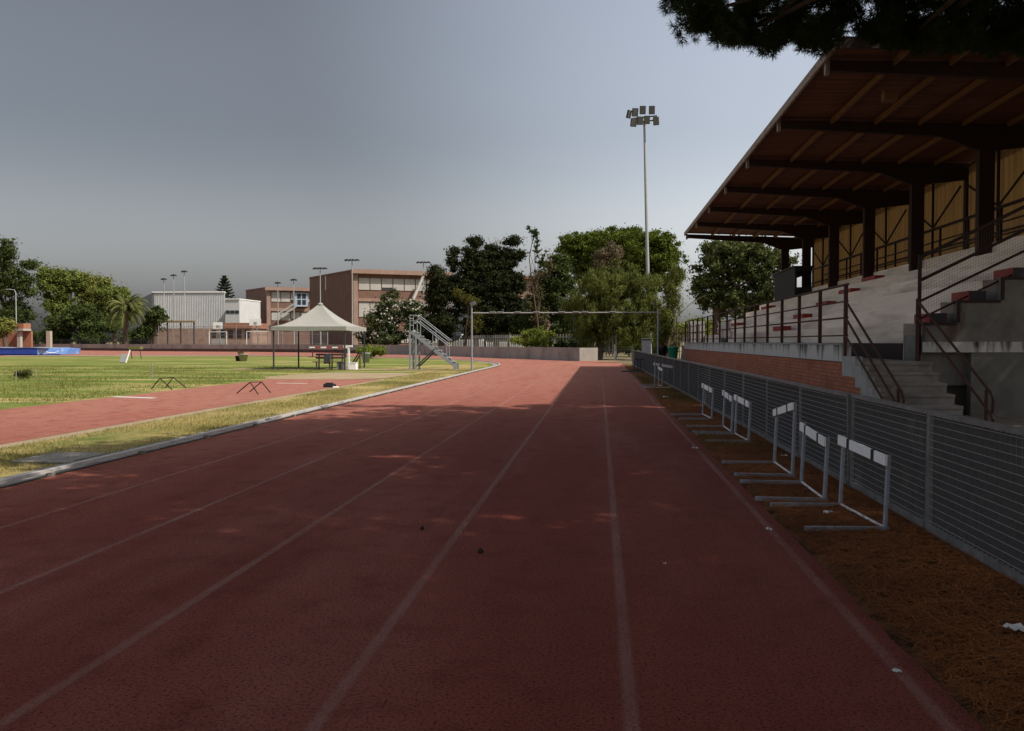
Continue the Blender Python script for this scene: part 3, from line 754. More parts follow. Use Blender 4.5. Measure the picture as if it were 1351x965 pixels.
def tree(name, label, base, ells, nclump, rc, nleaf, lsize, m, trunk_r=.2, cat='tree', top=None, group=None, shell=.5, flat=.75,
         aspect=.5, hang=0.0, droop=0.0, nl=12, first=.35, tm=None, crown='crown'):
    base = Vector((base[0], base[1], 0)); t = thing(name, label, cat, base, group)
    C, P, D = crown_points(ells, nclump, rc, nleaf, shell, flat, droop)
    k = P[:, 2] > .03; P = P[k]; D = D[k]
    V, F = leaf_quads(P, D, lsize, aspect, hang); np_obj(crown, V, F, m, t)
    if trunk_r:
        e = ells[0]; tp = Vector(top) if top else Vector((e[0], e[1], e[2] + e[5]*.5))
        mb = MB(); limbs(mb, base, tp, C, trunk_r, nl, first); mb.build('trunk', tm or bark, t)
    return t
g_dark = leaf_mat('dark_conifer', (.010, .016, .007), (.040, .046, .018), .12)
g_olive = leaf_mat('olive_conifer', (.05, .055, .012), (.12, .115, .025), .15)
g_mid = leaf_mat('mid_green', (.055, .085, .018), (.21, .24, .06), .3)
g_mid2 = leaf_mat('mid_green_yellow', (.08, .105, .022), (.27, .28, .075), .3)
g_deep = leaf_mat('deep_green', (.022, .038, .012), (.085, .11, .032), .2)
g_pine = leaf_mat('stone_pine_green', (.030, .050, .008), (.135, .17, .028), .2)
g_willow = leaf_mat('pepper_tree_green', (.024, .034, .008), (.21, .235, .060), .22)
g_brown = leaf_mat('dry_brown_foliage', (.09, .07, .04), (.20, .155, .10), .2)
g_dry = leaf_mat('half_dry_foliage', (.05, .048, .02), (.13, .11, .055), .2)
g_bush = leaf_mat('bright_bush', (.09, .13, .02), (.27, .30, .06), .3)
g_shrub = leaf_mat('dull_shrub', (.045, .055, .018), (.13, .135, .045), .2)
g_ole = leaf_mat('oleander_green', (.03, .045, .018), (.10, .12, .05), .2)
flower = leaf_mat('pale_flower', (.40, .34, .32), (.60, .56, .52), .2)
g_right = leaf_mat('carob_green', (.020, .032, .012), (.13, .15, .05), .25)

# dark cypress group behind the wall
DG = 'dark cypresses behind the concrete wall'
def cyp(label, ub, Y, es, n=130, **kw):
    b = pt(ub, 456, Y)
    return tree('cypress_tree', label, (b.x, b.y), [E(*e, Y) for e in es], n, .9, 190, .34, g_dark, .32, group=DG, shell=.35, flat=.5, aspect=.36, nl=18, **kw)
cyp('dark columnar cypress at the left edge of the cypress group', 582, 96, [(582, 385, 23, 40), (575, 362, 12, 22), (585, 425, 28, 34), (570, 400, 12, 40)], 190)
cyp('tall dark cypress with ragged rounded top, middle of the group', 628, 97, [(624, 345, 22, 32), (626, 320, 13, 14), (612, 385, 30, 42), (598, 345, 9, 20), (600, 330, 6, 9), (635, 420, 30, 34), (642, 380, 20, 40)], 420)
cyp('dark cypress with upswept branches at the right of the group', 652, 98, [(668, 345, 20, 32), (678, 318, 12, 10), (662, 380, 30, 36), (686, 335, 8, 14), (655, 425, 34, 32), (646, 340, 16, 24), (684, 375, 12, 22), (680, 410, 16, 26)], 420)
b = pt(612, 456, 90); tree('olive_shrub_tree', 'small olive green conifer in front of the dark cypresses', (b.x, b.y), [E(620, 398, 16, 15, 90), (E(628, 425, 16, 18, 90)), E(604, 388, 8, 10, 90)], 50, .6, 110, .22, g_olive, .12, aspect=.36)
b = pt(672, 458, 99); tree('bare_tree', 'thin bare twiggy tree showing above the cypresses', (b.x, b.y), [E(653, 320, 18, 14, 99)], 14, .5, 3, .15, g_brown, .14, nl=14, top=tuple(pt(655, 318, 99)), first=.55, crown='dry_leaves')
# tall sparse tree
b = pt(708, 458, 86); tree('tall_sparse_tree', 'tall thin sparse tree with a pale trunk and few leaf tufts', (b.x, b.y), [E(708, 325, 8, 30, 86), E(704, 306, 9, 10, 86), E(714, 350, 10, 14, 86), E(697, 300, 4, 6, 86)], 46, .36, 34, .22, g_deep, .075, shell=.2, nl=16, top=tuple(pt(706, 298, 86)))
b = pt(716, 458, 90); tree('dry_tree', 'dry brownish tree with thin foliage beside the sparse tall tree', (b.x, b.y), [E(708, 385, 20, 48, 90), E(722, 350, 16, 26, 90), E(715, 420, 20, 30, 90)], 70, .7, 45, .26, g_dry, .09, shell=.25, nl=26)
b = pt(700, 458, 94); tree('leafy_tree', 'dark leafy tree filling the gap behind the tall sparse tree', (b.x, b.y), [E(706, 410, 22, 34, 94), E(694, 432, 24, 22, 94), E(716, 380, 14, 30, 94)], 130, .7, 140, .26, g_deep, .15)
b = pt(735, 459, 92); tree('round_pine_tree', 'mid green bushy pine between the dry tree and the pepper tree', (b.x, b.y), [E(735, 352, 20, 26, 92), E(740, 365, 26, 34, 92), E(748, 400, 34, 36, 92), E(738, 430, 30, 28, 92), E(728, 390, 20, 30, 92)], 210, .75, 150, .26, g_deep, .25)
# umbrella pine
b = pt(815, 459, 112); tree('umbrella_pine', 'broad domed green umbrella pine behind the floodlight mast', (b.x, b.y),
     [E(820, 336, 88, 38, 112, 0, .9), E(772, 324, 44, 24, 112), E(822, 315, 56, 18, 112), E(860, 322, 44, 22, 112), E(884, 346, 26, 26, 112), E(872, 372, 34, 22, 112), E(780, 360, 40, 26, 112), E(820, 350, 80, 34, 112, 3), E(816, 322, 80, 24, 112), E(868, 336, 42, 28, 112), E(752, 336, 26, 24, 112)], 1300, .85, 130, .29, g_pine, .5, flat=.6, nl=30, first=.6, top=tuple(pt(815, 345, 112)))
b = pt(805, 459, 104); tree('dry_pine', 'brown dried pine crown in front of the umbrella pine', (b.x, b.y), [E(806, 334, 28, 18, 104), E(800, 350, 24, 14, 104)], 60, .8, 100, .24, g_brown, .2)
# pepper / willow-like tree
b = gp(790, 474.5); Yw = b.y
tree('pepper_tree', 'drooping yellowish green pepper tree at the end of the straight', (b.x, b.y),
     [E(812, 372, 48, 34, Yw), E(790, 385, 42, 34, Yw), E(845, 382, 40, 34, Yw), E(815, 400, 66, 48, Yw), E(772, 408, 34, 38, Yw), E(862, 408, 32, 34, Yw), E(800, 430, 52, 32, Yw), E(845, 430, 34, 30, Yw), E(772, 438, 28, 22, Yw)], 720, .50, 200, .21, g_willow, .26, aspect=.22, hang=1.6, droop=1.0, nl=26, first=.3, shell=.4)
b = gp(812, 474.5)
tree('bushy_undergrowth', 'bright leafy undergrowth beneath the pepper tree near the gate', (b.x, b.y + 3), [E(836, 440, 20, 22, b.y + 3), E(822, 455, 14, 12, b.y + 3)], 40, .45, 110, .16, g_bush, .06, cat='bush', aspect=.35, hang=.6)
# right-hand dark tree behind stand end and things near it
b = pt(935, 455, 66)
tree('carob_tree', 'broad dark evergreen tree behind the far end of the grandstand', (pt(940, 455, 66).x, 66),
     [E(950, 352, 44, 40, 66), E(1000, 362, 46, 36, 66), E(930, 380, 28, 36, 66), E(975, 330, 60, 22, 66), E(1030, 345, 26, 20, 66), E(965, 400, 40, 30, 66), E(1010, 395, 34, 26, 66)], 330, .7, 150, .25, g_right, .34, nl=26, top=tuple(pt(955, 345, 66)))
b = pt(880, 455, 60)
tree('brownish_tree', 'brownish green slender tree between pepper tree and grandstand', (b.x, b.y), [E(888, 385, 18, 34, 60), E(880, 420, 16, 24, 60), E(892, 360, 16, 18, 60)], 70, .5, 120, .2, g_willow, .12, aspect=.25, hang=1.2, droop=.8, nl=18)
b = pt(922, 455, 75)
tree('light_green_bush', 'light green bush seen through the far railing', (b.x, b.y), [E(915, 428, 26, 14, 75), E(935, 435, 30, 16, 75)], 40, .6, 130, .22, g_bush, .08, cat='bush')
mb = MB(); a = pt(893, 418, 62); c = pt(935, 388, 62)
tag(mb.tube([(a.x, a.y, 0), a, a.lerp(c, .5) + Vector((0, 0, .25)), c], [.07, .05, .03, .012], 6).tube([a.lerp(c, .6), a.lerp(c, .75) + Vector((.2, 0, -.5))], [.03, .01], 5).build('dead_branch', bark), 'bare leaning dead branch against the sky beside the carob tree', 'branch')
for i, (u, Y, hw, top_v, m_, lab) in enumerate(((770, 92, 34, 425, g_deep, 'dark bush in the shade behind the pepper tree, left one'), (830, 88, 36, 425, g_deep, 'dark bush in the shade behind the wire gate, middle one'),
      (880, 90, 30, 420, g_right, 'dark bush behind the slender brownish tree'))):
    b = pt(u, 456, Y); tree('bush', lab, (b.x, b.y), [E(u, 448, hw, 451 - top_v, Y), E(u - 10, 458, hw, 14, Y)], 90, .6, 120, .24, m_, .08, cat='bush', group='bushes behind the end of the straight')
for i, (u, Y, hw, v, m_, lab) in enumerate(((930, 130, 40, 418, g_mid, 'far green tree low behind the grandstand railing'), (1000, 140, 50, 400, g_deep, 'far dark tree behind the commentary cabin'), (860, 135, 40, 410, g_mid2, 'far yellow green tree behind the umbrella pine'))):
    b = pt(u, 456, Y); tree('far_tree', lab, (b.x, b.y), [E(u, (v + 456)/2, hw, (456 - v)/2, Y), E(u + 12, 440, hw, 16, Y)], 90, 1.1, 120, .4, m_, .2, group='far trees behind the grandstand')
# bushes
b = pt(708, 459, 75.5)
tree('yellow_bush', 'yellow green rounded bush rising behind the concrete wall', (b.x, b.y), [E(706, 446, 28, 19, 75.5), E(692, 450, 20, 14, 75.5), E(722, 450, 20, 16, 75.5)], 90, .4, 140, .17, g_bush, .06, cat='bush')
b = pt(745, 462, 76); tree('dark_bush', 'low dark bush on top of the concrete wall beside the yellow bush', (b.x, b.y), [E(748, 455, 20, 9, 76), E(770, 457, 14, 6, 76)], 30, .4, 120, .18, g_deep, .05, cat='bush')
b = pt(520, 462, 105)
for lab, uu, es in (('oleander bush with pale flowers, left of two behind the track', 505, [(505, 425, 30, 28), (520, 410, 20, 22), (487, 445, 20, 14), (510, 445, 34, 14)]),
                    ('oleander bush with pale flowers, right of two beside the cypresses', 548, [(546, 415, 22, 22), (553, 435, 26, 22), (540, 402, 10, 10)])):
    b = pt(uu, 460, 108); t = tree('oleander_bush', lab, (b.x, b.y), [E(*e, 108) for e in es], 230, .75, 150, .3, g_ole, .1, cat='bush', group='oleanders behind the track')
    C, P, D = crown_points([E(*e, 107.4) for e in es], 90, .7, 6, .8); V, F = leaf_quads(P, D, .24, .8); tag(np_obj('flowers', V, F, flower, t), kind='stuff')
b = pt(528, 458, 112); tree('slender_tree', 'small tree rising above the flowering oleanders', (b.x, b.y), [E(507, 395, 10, 12, 112), E(520, 390, 12, 14, 112)], 22, .7, 90, .26, g_ole, .12)
b = gp(489, 473.5)
tree('round_bush', 'bright green leafy bush on the infield edge behind the tent', (b.x, b.y), [E(488, 463, 20, 10, b.y), E(500, 464, 12, 9, b.y)], 55, .38, 120, .2, g_bush, .04, cat='bush', aspect=.35)
b = gp(31, 500.5)
tree('low_shrub', 'small dull shrub on the lawn between two short stakes', (b.x, b.y), [(b.x, b.y, .2, .46, .4, .24)], 45, .13, 70, .075, g_shrub, .02, cat='shrub', aspect=.4)
for i, (u, v, h) in enumerate(((21, 503, .42), (47, 499, .40))):
    p = gp(u, v); tag(MB().tube([p, p + Vector((.02, 0, h))], .012, 6).build('stake', grey_plastic), ('short pale stake at the left side of the low shrub', 'short pale stake at the right side of the low shrub')[i], 'stake', 'stakes by the shrub')
# left tree mass beyond the far wall
LT = 'trees beyond the far left wall'
def lt(name, label, ub, Y, es, m, n=120, rc=1.7, nleaf=150, ls=.55, **kw):
    b = pt(ub, 456, Y); return tree(name, label, (b.x, b.y), [E(*e, Y) for e in es], n, rc, nleaf, ls, m, .4, group=LT, **kw)
lt('conifer_tree', 'tall dark conifer at the left edge of the photo', 12, 160, [(2, 350, 22, 56), (12, 330, 10, 30), (25, 375, 30, 34), (38, 350, 16, 12), (15, 415, 34, 32)], g_deep, 170, aspect=.4, flat=.6)
lt('leafy_tree', 'rounded green tree right of the tall dark conifer', 75, 168, [(75, 380, 30, 34), (62, 365, 18, 20), (95, 368, 24, 22), (80, 410, 34, 30)], g_mid, 150)
lt('leafy_tree', 'broad yellowish green tree in the middle of the left tree mass', 118, 172, [(112, 380, 28, 32), (128, 385, 24, 28), (140, 375, 14, 14), (120, 412, 34, 28)], g_mid2, 140)
lt('leafy_tree', 'green tree behind the palm at the right of the left tree mass', 152, 170, [(150, 395, 24, 26), (160, 388, 14, 14), (175, 405, 16, 20), (150, 422, 30, 20)], g_mid, 110)
lt('leafy_tree', 'dark low tree under the left tree mass beside the palm', 108, 150, [(105, 418, 34, 22), (80, 430, 26, 18), (128, 432, 30, 16), (70, 440, 20, 12)], g_deep, 120)
lt('bushy_tree', 'dark leafy shrub at the left corner of the sports hall', 203, 150, [(206, 418, 16, 18), (196, 430, 16, 18), (190, 440, 16, 14)], g_deep, 70, rc=1.1)
lt('small_tree', 'small olive tree at far left near the brick pavilion', 8, 138, [(6, 430, 18, 16), (0, 440, 14, 12)], g_mid2, 50, rc=1.0, ls=.35)
for i, (u, Y, hw, hh, lab) in enumerate(((75, 152, 26, 16, 'dark hedge bush under the rounded green tree at left'), (120, 149, 30, 15, 'dark hedge bush left of the palm trunk'), (175, 151, 24, 16, 'dark hedge bush right of the palm trunk'), (40, 158, 26, 20, 'dark hedge bush behind the brick pavilion'))):
    b = pt(u, 456, Y); tree('hedge_bush', lab, (b.x, b.y), [E(u, 448, hw, hh, Y)], 60, 1.0, 130, .36, g_deep, .1, cat='bush', group='dark bushes under the left trees')
for i, (u, Y, hw, hh, lab) in enumerate(((570, 100, 20, 16, 'dark bush under the leftmost cypress'), (640, 101, 40, 14, 'dark bush in the shade under the cypress group'), (690, 100, 24, 14, 'dark bush under the sparse tall tree'))):
    b = pt(u, 456, Y); tree('bush', lab, (b.x, b.y), [E(u, 436, hw, hh, Y)], 50, .8, 110, .3, g_dark, .1, cat='bush', group='bushes under the cypresses')
# palm
pb = pt(166, 458, 142); t = thing('palm_tree', 'feather palm with spreading fronds before the left trees', 'palm', (pb.x, pb.y, 0))
ctr = pt(166, 408, 142)
MB().tube([(pb.x, pb.y, -.1), (pb.x, pb.y, ctr.z*.5), ctr], [.5, .42, .38], 9).build('trunk', bark, t)
Vs = []; Fs = []; nv = 0; rach = MB()
for k in range(58):
    az = rng.uniform(0, 2*np.pi); el = rng.uniform(-.35, 1.35); Lf = rng.uniform(3.6, 4.8)
    d = np.array([math.cos(az)*math.cos(el), math.sin(az)*math.cos(el), math.sin(el)]); prev = np.array(ctr); pts_ = [prev]
    for s in range(8):
        d = d + np.array([0, 0, -.12 - .03*s]); d /= np.linalg.norm(d); prev = prev + d*Lf/8; pts_.append(prev)
    rach.tube(pts_, [.05]*6 + [.03]*3, 4, False)
    for s in range(1, 9):
        for q in range(4):
            f = (s - 1 + q/4.); i = min(int(f), 7); p = pts_[i] + (pts_[i+1]-pts_[i])*(f-i); dd = pts_[i+1]-pts_[i]; dd /= np.linalg.norm(dd)
            side = np.cross(dd, [0, 0, 1]); side /= np.linalg.norm(side)+1e-6
            for sg in (-1, 1):
                tip = p + side*sg*.75*(1-.5*f/8) + dd*.4 + np.array([0, 0, -.25]); w = dd*.06
                Vs += [p - w, p + w, tip]; Fs.append((nv, nv+1, nv+2)); nv += 3
np_obj('fronds', np.array(Vs), np.array(Fs), leaf_mat('palm_green', (.04, .06, .015), (.16, .18, .06), .2), t)
rach.build('frond_ribs', leaf_mat('palm_rib', (.14, .13, .05), (.2, .18, .08), 0), t)
# araucaria behind the hall
ab = pt(297, 456, 215); t = thing('norfolk_pine', 'layered dark norfolk pine showing above the white hall roof', 'tree', (ab.x, ab.y, 0))
tp = pt(296, 367, 215); MB().tube([(ab.x, ab.y, 0), tp], [.35, .06], 7).build('trunk', bark, t)
Ps = []; Ds = []
for lev in range(13):
    f = lev/12.; z = tp.z - f*8.5
    for k in range(7):
        az = k*2*np.pi/7 + lev*.5; L_ = .4 + 3.4*f**.8
        for s in np.linspace(.25, 1, 9):
            for q in range(7):
                Ps.append((tp.x + math.cos(az)*L_*s + rng.normal(0, .12), tp.y + math.sin(az)*L_*s + rng.normal(0, .12), z + .5*s*s + rng.normal(0, .10))); Ds.append((0, 0, 1))
V, F = leaf_quads(np.array(Ps), np.array(Ds, dtype=float), .42, .5); np_obj('crown', V, F, g_dark, t)

# ------------------------------------------------------------------ overhead pines shading the foreground
def tufts(C, Rr, ntuft, nneed, L, w):
    n = len(C)
    d = rand_dirs(n*ntuft).reshape(n, ntuft, 3); P = C[:, None] + d * (rng.random((n, ntuft, 1))**.4) * Rr[:, None, None] * np.array([1, 1, .65])
    P = P.reshape(-1, 3); D = d.reshape(-1, 3) + np.array([0, 0, .25])
    nd_ = D[:, None] * .75 + rand_dirs(len(P)*nneed).reshape(len(P), nneed, 3); nd_ /= np.linalg.norm(nd_, axis=2, keepdims=True)
    ll = L * rng.uniform(.7, 1.2, (len(P), nneed, 1))
    s = np.cross(nd_, rand_dirs(len(P)*nneed).reshape(len(P), nneed, 3)); s /= np.linalg.norm(s, axis=2, keepdims=True) + 1e-6
    b = np.broadcast_to(P[:, None], nd_.shape)
    V = np.stack([b - s*w/2, b + s*w/2, b + nd_*ll + s*w*.2, b + nd_*ll - s*w*.2], 2).reshape(-1, 3)
    k = len(P)*nneed; o = np.arange(k)*4
    return V, np.stack([o, o+1, o+2, o+3], -1)
pine_m = leaf_mat('aleppo_pine_needles', (.012, .022, .008), (.045, .065, .022), .1)
prof_u = [880, 898, 915, 940, 965, 985, 1005, 1028, 1045, 1060, 1080, 1095, 1110, 1135, 1160, 1190, 1220, 1420]; prof_v = [14, 46, 60, 58, 66, 70, 74, 88, 72, 76, 82, 72, 62, 56, 62, 70, 74, 76]
vis = []
while len(vis) < 760:
    u = rng.uniform(886, 1430); vmax = np.interp(u, prof_u, prof_v) - 15; v = vmax - abs(rng.normal(0, 30)) if rng.random() < .55 else rng.uniform(-150, vmax)
    if u < 1190 and v > -5 and math.sin(u*.085 + 1.2)*math.sin(v*.10 + u*.02) > .30: continue
    if 1098 < u < 1168 and 2 < v < 34 and rng.random() < .75: continue
    Y = rng.uniform(13.0, 17.2); vis.append(pt(u, v, Y))
vis = np.array([tuple(p) for p in vis])
over = []
def hidden(x, y, z, r=1.25):
    if y <= 0 or x / max(y, .1) > .60: return z > 6.5
    return z > EYE + .42*y + r
while len(over) < 1180:
    if rng.random() < .76:
        sx, sy = rng.uniform(-6.9, 5.6), rng.uniform(-1, 20.3); z = rng.uniform(7.6, 12.2); x, y = sx + .77*z, sy - .27*z
    elif rng.random() < .55:
        x, y, z = rng.uniform(9, 19), rng.uniform(8, 17.8), rng.uniform(8, 11.5); sx = 0; sy = 0
        if x / y < .62: continue
    else:
        x, y, z = rng.uniform(-1.5, 10), rng.uniform(-12, -1), rng.uniform(7.6, 11); sx, sy = -3, 3
    if not hidden(x, y, z): continue
    if sx < -6.5 - .4*math.sin(sy*1.3) + (.0 if sy < 13 else (sy-13)*.25): continue
    if sy > (20.2 if sx > -1.4 else 17.0) + .3*math.sin(sx*2.2) - (max(0, -3.2 - sx))*.9: continue
    if abs(sx + .25) < .60 and abs(sy - 6.45) < .22: continue
    over.append((x, y, z))
over = np.array(over)
trunks = [(6.6, 9.4), (7.4, .5), (8.6, -6.0), (13.6, 12.5)]
PLAB = ['overhanging pine whose needles fill the upper right of the view', 'pine standing beside the camera outside the fence', 'pine standing behind the camera near the fence', 'pine beside the near end of the grandstand roof']
allc = [np.array([c for c in over if int(np.argmin([math.hypot(c[0]-a, (c[1]-b)*.8) for a, b in trunks])) == i]) for i in range(4)]
for i, (a, b) in enumerate(trunks):
    t = thing('pine_tree', PLAB[i], 'pine', (a, b, 0), 'pines beside the straight')
    Cs = allc[i]
    V1, F1 = tufts(Cs, rng.uniform(.65, 1.05, len(Cs)), 70, 10, .20, .048)
    if i == 0:
        V2, F2 = tufts(vis, rng.uniform(.13, .30, len(vis)), 20, 20, .12, .0095)
        V1 = np.concatenate([V1, V2]); F1 = np.concatenate([F1, F2 + len(V1) - len(V2)])
    np_obj('crown', V1, F1, pine_m, t)
    mb = MB(); top = Vector((a - .6, b + .4, 11)); limbs(mb, (a, b, 0), top, np.concatenate([Cs, vis]) if i == 0 else Cs, .28, 34 if i == 0 else 22, .62)
    mb.build('trunk', bark_dark, t)

# ------------------------------------------------------------------ retaining wall, fences, gate
t = thing('retaining_wall', 'long low grey concrete wall curving round the outside of the bend', 'wall', (*wall_xy[4], 0))
mb = MB(); mbb = MB()
for i in range(len(wall_xy) - 1):
    a = wall_xy[i]; b = wall_xy[i+1]; d = Vector((b[0]-a[0], b[1]-a[1], 0)).normalized(); n = Vector((d.y, -d.x, 0)) * .25
    if n.dot(Vector((a[0], a[1]+0, 0)) ) < 0 and False: n = -n
    nn_ = Vector((-d.y, d.x, 0)); nn_ = nn_ if nn_.dot(Vector((a[0]-CX, a[1]-CY, 0))) > 0 else -nn_
    A = Vector((a[0], a[1], 0)); B = Vector((b[0], b[1], 0)); o_ = nn_*.28
    h = 1.02 if i < 6 else 1.08
    mb.add([A, B, B+o_, A+o_] + [p + Vector((0, 0, h)) for p in (A, B, B+o_, A+o_)], [(0,3,2,1),(4,5,6,7),(0,1,5,4),(1,2,6,5),(2,3,7,6),(3,0,4,7)])
    if i >= 7:
        A2 = A - nn_*.03; B2 = B - nn_*.03
        mbb.add([A2, B2, B, A] + [p + Vector((0, 0, .42)) for p in (A2, B2, B, A)], [(4,5,6,7),(0,1,5,4)])
mb.build('wall_body', wall_m, t); mbb.build('dark_skirting', wall_base, t)
def along(pts, step, off=0.0):
    out = []; carry = off
    for i in range(len(pts)-1):
        a = Vector((*pts[i], 0)); b = Vector((*pts[i+1], 0)); L_ = (b-a).length; s = carry
        while s < L_: out.append(a.lerp(b, s/L_)); s += step
        carry = s - L_
    return out
# chain link fence on the far wall
back = []
for i, (x, y) in enumerate(wall_xy):
    d = Vector((x-CX, y-CY, 0)).normalized(); back.append((x + d.x*.6, y + d.y*.6))
t = thing('chain_link_fence', 'tall see through chain link fence on the far wall before the courts', 'fence', (*back[8], 0))
posts = along(back[8:11], 3.2)
for p in posts: MB().tube([(p.x, p.y, 0), (p.x, p.y, 3.9)], .055, 6).build('post', grey_plastic, t)
mb = MB()
for z in (1.2, 2.5, 3.85):
    for a, b in zip(posts[:-1], posts[1:]): mb.tube([(a.x, a.y, z), (b.x, b.y, z)], .022, 4, False)
mb.build('rail', grey_plastic, t)
mb = MB()
for a, b in zip(posts[:-1], posts[1:]):
    for z in np.arange(1.2, 3.9, .16): mb.tube([(a.x, a.y, z), (b.x, b.y, z)], .006, 3, False)
    for f in np.arange(0, 1, .05): q = a.lerp(b, f); mb.tube([(q.x, q.y, 1.1), (q.x, q.y, 3.85)], .006, 3, False)
mb.build('wire_mesh', twine, t)
# low chain link on wall, far left
t = thing('low_wire_fence', 'low dark wire fence standing on the wall below the left trees', 'fence', (*back[11], 0))
posts = along(back[10:14], 3.0)
for p in posts[:46]: MB().tube([(p.x, p.y, 0), (p.x, p.y, 1.9)], .04, 6).build('post', steel_dk, t)
mb = MB()
for a, b in zip(posts[:-1], posts[1:]):
    for z in (1.25, 1.45, 1.65, 1.88): mb.tube([(a.x, a.y, z), (b.x, b.y, z)], .02, 4, False)
mb.build('rail', steel_dk, t)
# palisade fence
t = thing('palisade_fence', 'white vertical slat fence behind the concrete wall under the cypresses', 'fence', (*wall_xy[4], 0))
off = [(x + (x-CX)/45*5.5, y + (y-CY)/45*5.5) for x, y in wall_xy[2:8]]
pal = along(off, .50)
mb = MB()
for i, p in enumerate(pal):
    mb.box((p.x - .055, p.y - .02, .3), (p.x + .055, p.y + .02, 2.2))
mb.build('slats', mat('palisade_white', (.20, .185, .165), .8, var=.2, scale=.5), t)
mb = MB()
for a, b in zip(off[:-1], off[1:]):
    for z in (.8, 1.9): mb.beam((a[0], a[1] + .06, z), (b[0], b[1] + .06, z), .05, .08)
mb.build('rail', grey_plastic, t)
# parked white van behind palisade
def car(label, u, Y, L_, H_, ang):
    p = pt(u, 455, Y); t = thing('parked_car', label, 'car', (p.x, p.y, 0))
    M = Matrix.Rotation(ang, 3, 'Z'); O = Vector((p.x, p.y, 0))
    def tr(x, y, z): return M @ Vector((x, y, z)) + O
    side = [(-.5, .25), (-.5, .55), (-.47, .62), (-.36, .66), (-.27, .97), (-.2, 1.0), (.2, 1.0), (.3, .95), (.4, .66), (.48, .60), (.5, .5), (.5, .25)]
    n = len(side); vs = []
    for yy in (-.85, .85):
        for (sx, sz) in side: vs.append(tr(sx*L_, yy*(1 if sz < .7 else .86), sz*H_))
    fs = [(i, (i+1) % n, (i+1) % n + n, i + n) for i in range(n)] + [tuple(range(n))[::-1], tuple(range(n, 2*n))]
    mb = MB(); mb.add(vs, fs); mb.build('body', mat('car_white', (.6, .6, .6), .35, var=.03, spec=.5), t, .05)
    for sg in (-1, 1):
        mb = MB(); y = sg*.80
        mb.add([tr(-.30*L_, y + sg*.04, .69*H_), tr(.33*L_, y + sg*.04, .69*H_), tr(.25*L_, y*.93 + sg*.05, .92*H_), tr(-.23*L_, y*.93 + sg*.05, .92*H_)], [(0,1,2,3)]); mb.build('window', glass_dk, t)
        for sx in (-.32, .32):
            MB().tube([tr(sx*L_, sg*.72, .33), tr(sx*L_, sg*.88, .33)], .33, 14).build('wheel', black, t)
car('white car parked behind the slat fence, left of the dark trunk', 621, 108, 4.2, 2.5, .1)
car('white car parked behind the slat fence, near the yellow bush', 668, 106, 4.4, 2.1, -.05)
# gate at end of straight
ga = gp(788, 474.5); t = thing('wire_gate', 'wire mesh field gate with white post at the end of the straight', 'gate', ga)
gy = ga.y
xs_ = [pt(u, 470, gy).x for u in (788, 811, 834)]
for i, x in enumerate(xs_): MB().box((x - .07, gy - .05, 0), (x + .07, gy + .05, 1.15 if i != 1 else 1.25)).build('post', white if i == 1 else grey_plastic, t)
for z in (.15, .45, .8, 1.05): MB().tube([(xs_[0], gy, z), (xs_[2], gy, z)], .018, 5).build('bar', grey_plastic, t)
mb = MB()
for x in np.arange(xs_[0], xs_[2], .12): mb.tube([(x, gy, .15), (x, gy, 1.05)], .006, 3, False)
mb.build('wire_mesh', twine, t)
# items beyond the stand end
p = pt(853, 463, 53.5); mb = MB(); mb.box((p.x - .28, p.y, 0), (p.x + .28, p.y + .5, 1.65)); mb.box((p.x - .31, p.y - .03, 1.65), (p.x + .31, p.y + .53, 1.70))
cbn = mb.build('utility_cabinet', grey_paint, None, .01); tag(cbn, 'tall grey metal cabinet behind the far end of the fence', 'cabinet')
p = pt(888, 468, 45.0); t = thing('litter_bin', 'green plastic litter bin hung near the far corner of the brick base', 'bin', (p.x, p.y, 0))
MB().lathe((p.x, p.y, .42), [(0, 0), (.19, 0), (.21, .1), (.27, .72), (.29, .74), (.29, .80), (.26, .82), (0, .82)], 16).build('bin_body', green_plastic, t)
MB().tube([(p.x, p.y + .3, 0), (p.x, p.y + .3, 1.15)], .03, 6).build('bin_post', steel_dk, t)
p = pt(873, 468, 49); t = thing('yucca_plant', 'dark yucca with strap leaves beside the green bin', 'plant', (p.x, p.y, 0))
C, P, D = crown_points([(p.x, p.y, 1.9, .55, .55, .7)], 14, .3, 60, .2); V, F = leaf_quads(P, D, .55, .12); np_obj('leaves', V, F, g_mid2, t)
C, P, D = crown_points([(p.x, p.y, .9, .38, .38, .75)], 18, .25, 50, .2); V, F = leaf_quads(P, D, .3, .2); np_obj('dead_skirt', V, F, g_dark, t)
MB().tube([(p.x, p.y, 0), (p.x, p.y, 1.7)], [.14, .1], 8).build('trunk', bark, t)
t = thing('rusty_palings', 'rusty red vertical bar fence closing the yard beyond the grandstand', 'fence', (4.6, 53.4, 0))
for i in range(14):
    x = 4.0 + .17 * i; MB().box((x, 53.4, 0), (x + .05, 53.44, 2.3 + .25 * (i > 8))).build('bar', rust, t)
for z in (.3, 2.0): MB().box((3.98, 53.445, z), (6.4, 53.475, z + .05)).build('rail', rust, t)
t = thing('leaning_board', 'pale plank leaning on the far end of the brick base', 'plank', (4.85, 50.6, 0))
mb = MB(); mb.beam((4.75, 50.55, 0), (4.93, 50.6, 1.25), .25, .03, (0, 1, 0)); mb.build('plank', concrete, t)

